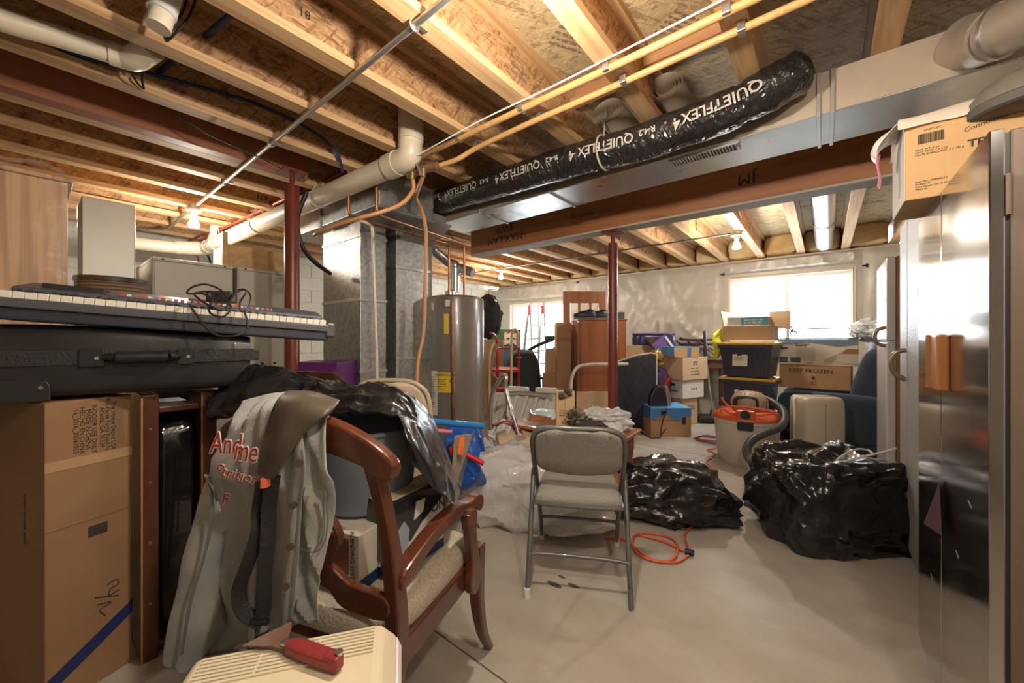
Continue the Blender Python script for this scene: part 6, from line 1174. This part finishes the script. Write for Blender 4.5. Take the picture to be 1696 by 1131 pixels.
# big black bag with hanger
crumple('bin_liner','big black plastic bag standing on the floor against the white fridge','bag',(-.005,3.10,.235),(.66,.55,.53),BAGM,41,3.8,.24,1.15,.10,1.2,rz=38,floor=.003,seg=150,rings=96)
t=thing('clothes_hanger','white plastic clothes hanger lying across the big black bag','hanger',(0.157,3.148,0.493))
MB().tube([(0.311,3.015,0.612),(0.285,2.994,0.602),(0.201,2.99,0.56),(0.096,2.97,0.51),(0.025,2.951,0.475),(0.022,2.975,0.48),(0.056,3.028,0.495),(0.099,3.075,0.528),(0.157,3.134,0.555),(0.208,3.176,0.547),(0.222,3.071,0.552)],.0065,8,sm=5).build('frame',mat('grey white hanger',(.55,.52,.50),.35),t,smooth=True)
# ---------------------------------------------------------------- fridges
STL=mat('brushed stainless steel',(.50,.485,.47),.13,metal=1,rvar=(2.5,.09,.17),var=((.44,.42,.40),1.5,(1,1,6),.4,.7))
FSD=mat('taupe fridge side',(.15,.108,.08),.5,metal=.25)
t=thing('stainless_fridge','tall stainless steel refrigerator with wooden handle block under the brown tea carton','refrigerator',(.65,1.77,0))
MB().span((.32,1.356,.03),(1.0,2.188,1.685)).build('cabinet',FSD,t,bevel=.004)
MB().span((.289,1.353,.06),(.313,1.806,1.69)).build('door',STL,t,bevel=.003); MB().span((.289,1.811,.06),(.313,2.19,1.69)).build('door',STL,t,bevel=.003)
MB().span((.3125,1.36,.06),(.3205,2.18,1.68)).build('gasket',BLK,t); MB().span((.33,1.37,0),(.99,2.18,.03)).build('plinth',BLK,t)
for z in (1.54,.25): MB().rod((.3165,1.349,z-.045),(.3165,1.349,z+.045),.005,12).build('hinge',FSD,t,smooth=True)
HWD=mat('honey wood',(.36,.15,.05),.4,coat=.2,var=((.26,.10,.03),3,(5,5,.6),.4,.7))
MB().prism([(.03,0),(.03,-.03),(.006,-.034),(0,-.012),(-.02,-.012),(-.02,0)],.17,frame((.288,1.80,1.15),0,0,90)@Matrix.Rotation(PI/2,4,'X')).build('handle_block',HWD,t,bevel=.002)
MB().span((.262,1.70,1.065),(.289,1.85,1.235)).build('handle_block',HWD,t,bevel=.006)
for z,y in ((.62,1.62),(.40,1.95),(.8,1.5)): MB().box((.2885,y,z),(.0008,.03,.002),rx=20).build('scratch',mat('scratch',(.75,.73,.7),.3,metal=.8),t)
tag(MB().add([(0.285,1.8,0.775),(0.268,1.934,0.585),(0.275,1.706,0.636),(0.281,1.783,0.778),(0.262,1.881,0.599),(0.268,1.67,0.644)],[(0,1,2),(5,4,3),(0,3,4,1),(1,4,5,2),(2,5,3,0)]).build('velvet_cloth',mat('maroon velvet',(.04,.004,.013),.9),None,bevel=.001),'small maroon velvet cloth corner caught in the stainless refrigerator door','cloth')
PEB=mat('pebbled white enamel',(.34,.33,.32),.38,bump=(120,.5,(1,1,1)))
t=thing('white_fridge','white pebbled upright freezer with curved handle beyond the stainless refrigerator','freezer',(.7,2.8,0))
MB().span((.40,2.24,.02),(1.0,3.36,1.90)).build('cabinet',PEB,t,bevel=.004); MB().span((.364,2.24,.05),(.40,3.09,1.905)).build('door',PEB,t,bevel=.006); MB().span((.364,3.10,.05),(.40,3.36,1.905)).build('door',PEB,t,bevel=.006)
MB().tube([(.364,3.14,1.16),(.32,3.14,1.14),(.305,3.14,1.08),(.32,3.14,1.02),(.364,3.14,.99)],.013,10,sm=5).build('handle',mat('bronze handle',(.33,.26,.2),.3,metal=.7),t,smooth=True); MB().box((.362,2.75,1.45),(.004,.02,.04)).build('badge',BLK,t)
t=thing('old_fridge','older white refrigerator with brown side panel and loop handle next to the recliner','refrigerator',(.7,4.25,0))
MB().span((.41,3.96,.02),(1.0,4.62,1.83)).build('cabinet',mat('brown fridge side',(.27,.12,.055),.5),t,bevel=.004); MB().span((.358,3.96,.05),(.41,4.62,1.2)).build('door',mat('glossy white door',(.60,.58,.56),.25,coat=.4),t,bevel=.012); MB().span((.358,3.96,1.21),(.41,4.62,1.83)).build('door',mat('glossy white door',(.60,.58,.56),.25,coat=.4),t,bevel=.012)
MB().tube([(.36,4.02,1.31),(.315,4.02,1.29),(.30,4.02,1.24),(.315,4.02,1.19),(.36,4.02,1.17)],.013,10,sm=5).build('handle',mat('bronze handle',(.33,.26,.2),.3,metal=.7),t,smooth=True)
t=thing('vent_boot','grey sheet metal boot standing on top of the white freezer','vent',(.6,2.9,1.905)); MB().hexa([(.42,2.6,1.906),(.8,2.6,1.906),(.8,3.2,1.906),(.42,3.2,1.906)],[(.46,2.7,2.35),(.7,2.7,2.35),(.7,3.1,2.35),(.46,3.1,2.35)]).build('boot',GALVD,t,bevel=.004)
# things on the stainless fridge
t=thing('tea_carton','brown carton with barcode overhanging the stainless refrigerator top','box',(.52,2.02,1.69),2)
FC=mat('warm kraft board',(.55,.34,.15),.7,bump=(60,.08,(12,.1,.1)),var=((.50,.30,.13),3,(1,1,1),.4,.6))
MB().span((.215,1.865,1.691),(.86,2.165,1.945)).build('box_body',FC,t,bevel=.003); MB().span((.213,1.87,1.692),(.2155,2.16,1.95)).build('white_side',mat('pale board side',(.55,.52,.48),.7),t)
mb=MB(); rnd=random.Random(5); x=.245
while x<.305: w=rnd.choice((.001,.0015,.0025)); mb.span((x,1.8635,1.873),(x+w,1.865,1.905)); x+=w+rnd.choice((.001,.0015,.002))
mb.build('barcode_print',BLKINK,t)
fxt=lambda s,z,x,sx=1,al='LEFT': lettering(s,z,frame((x,1.8645,0))@Matrix.Translation((0,0,0)),BLKINK,t,align=al,sx=sx,depth=.0003)
for s,sz,x,z in (('UNIT UPC',.009,.258,1.916),('UNIT WT: 6 oz\nUNIT PACK 3 x 6 oz\nUNITE EMBALLAGE: 3 x 140 g',.0085,.238,1.845),('Item No.: 000042610\nPacked: 10\nCase Gross Wt: 9.70 lb / 4.75 kg\nMade in:',.0085,.238,1.735)): lettering(s,sz,frame((x,1.8645,z)),BLKINK,t,align='LEFT',depth=.0003)
lettering('TER',.032,frame((.355,1.8645,1.84)),BLKINK,t,align='LEFT',depth=.0003,bold=.001); lettering('Connoisseur',.02,frame((.345,1.8645,1.885),0,-14,0),BLKINK,t,align='LEFT',depth=.0003,shear=.3)
WAX=mat('cloudy film',(.74,.66,.55),.3,alpha=.82,bump=(9,.5,(1,1,1)))
mb=MB().loft([[(.20,1.855,1.935),(.40,1.858,1.93),(.65,1.86,1.945),(.88,1.86,1.95)],[(.205,1.9,1.985),(.40,1.92,2.0),(.65,1.92,2.01),(.88,1.92,2.02)],[(.21,2.08,1.99),(.4,2.05,2.02),(.65,2.05,2.04),(.88,2.05,2.03)],[(.205,2.18,1.93),(.4,2.18,1.95),(.65,2.18,1.95),(.88,2.18,1.95)]],6,6,.012,12)
t2=thing('plastic_sack','cloudy plastic sack with pink drawstrings drawn over the carton on the refrigerator','bag',(.5,2.0,1.95))
mb.build('sack_film',WAX,t2,smooth=True,solid=.002)
mb=MB().loft([[(.21,1.87,1.96),(.21,1.93,1.975),(.21,2.0,1.95)],[(.17,1.88,1.94),(.165,1.93,1.95),(.17,1.98,1.93)],[(.145,1.89,1.90),(.135,1.93,1.905),(.145,1.97,1.895)],[(.155,1.9,1.865),(.15,1.93,1.865),(.155,1.96,1.865)]],5,5,.010,20); mb.build('sack_neck',mat('white film knot',(.70,.68,.65),.3),t2,smooth=True,solid=.002)
for y,dx in ((1.89,0),(1.925,.006)): MB().tube([(.15+dx,y,1.885),(.146+dx,y-.002,1.85),(.152+dx,y+.002,1.80),(.15+dx,y+.006,1.765)],.009,8,sm=5,flat=.3).build('drawstring',mat('pink string',(.62,.23,.32),.6),t2,smooth=True)
tag(MB().add([V(q) for q in ((.37,1.866,1.955),(.41,1.863,1.95),(.43,1.864,1.975),(.38,1.87,1.985),(.37,1.90,1.955),(.41,1.90,1.95),(.43,1.90,1.975),(.38,1.90,1.985))],[(0,1,2,3),(7,6,5,4),(0,4,5,1),(1,5,6,2),(2,6,7,3),(3,7,4,0)]).build('purple_packet',mat('deep purple pack',(.06,.02,.14),.35),None,bevel=.001),'small purple packet peeking out of the carton on the refrigerator','packet')
tag(MB().add([V(q) for q in ((.435,1.862,1.965),(.50,1.862,1.955),(.50,1.864,1.98),(.44,1.866,1.985),(.435,1.90,1.965),(.5,1.9,1.955),(.5,1.9,1.98),(.44,1.9,1.985))],[(0,1,2,3),(7,6,5,4),(0,4,5,1),(1,5,6,2),(2,6,7,3),(3,7,4,0)]).build('purple_packet',mat('deep purple pack',(.06,.02,.14),.35),None,bevel=.001),'flat purple packet lying next to the grey bowl on the refrigerator','packet')
t=thing('felt_dome','dusty dark grey domed cover sitting over the plastic sack on the refrigerator','cover',(0.472,1.873,1.967))
c=V((0.484,1.895,1.907)); MB().lathe([(.0,.125),(.06,.118),(.10,.095),(.125,.06),(.132,.025),(.125,.003),(.11,-.004),(0,-.004)],40,frame(c)).build('dome',mat('dusty grey rubber',(.10,.09,.075),.75,var=((.15,.13,.10),4,(1,1,1),.35,.7)),t,smooth=True); MB().lathe([(.128,.0),(.136,.006),(.136,.03),(.13,.036)],40,frame(c)).build('rim',mat('dusty grey rim',(.07,.065,.06),.7),t,smooth=True)
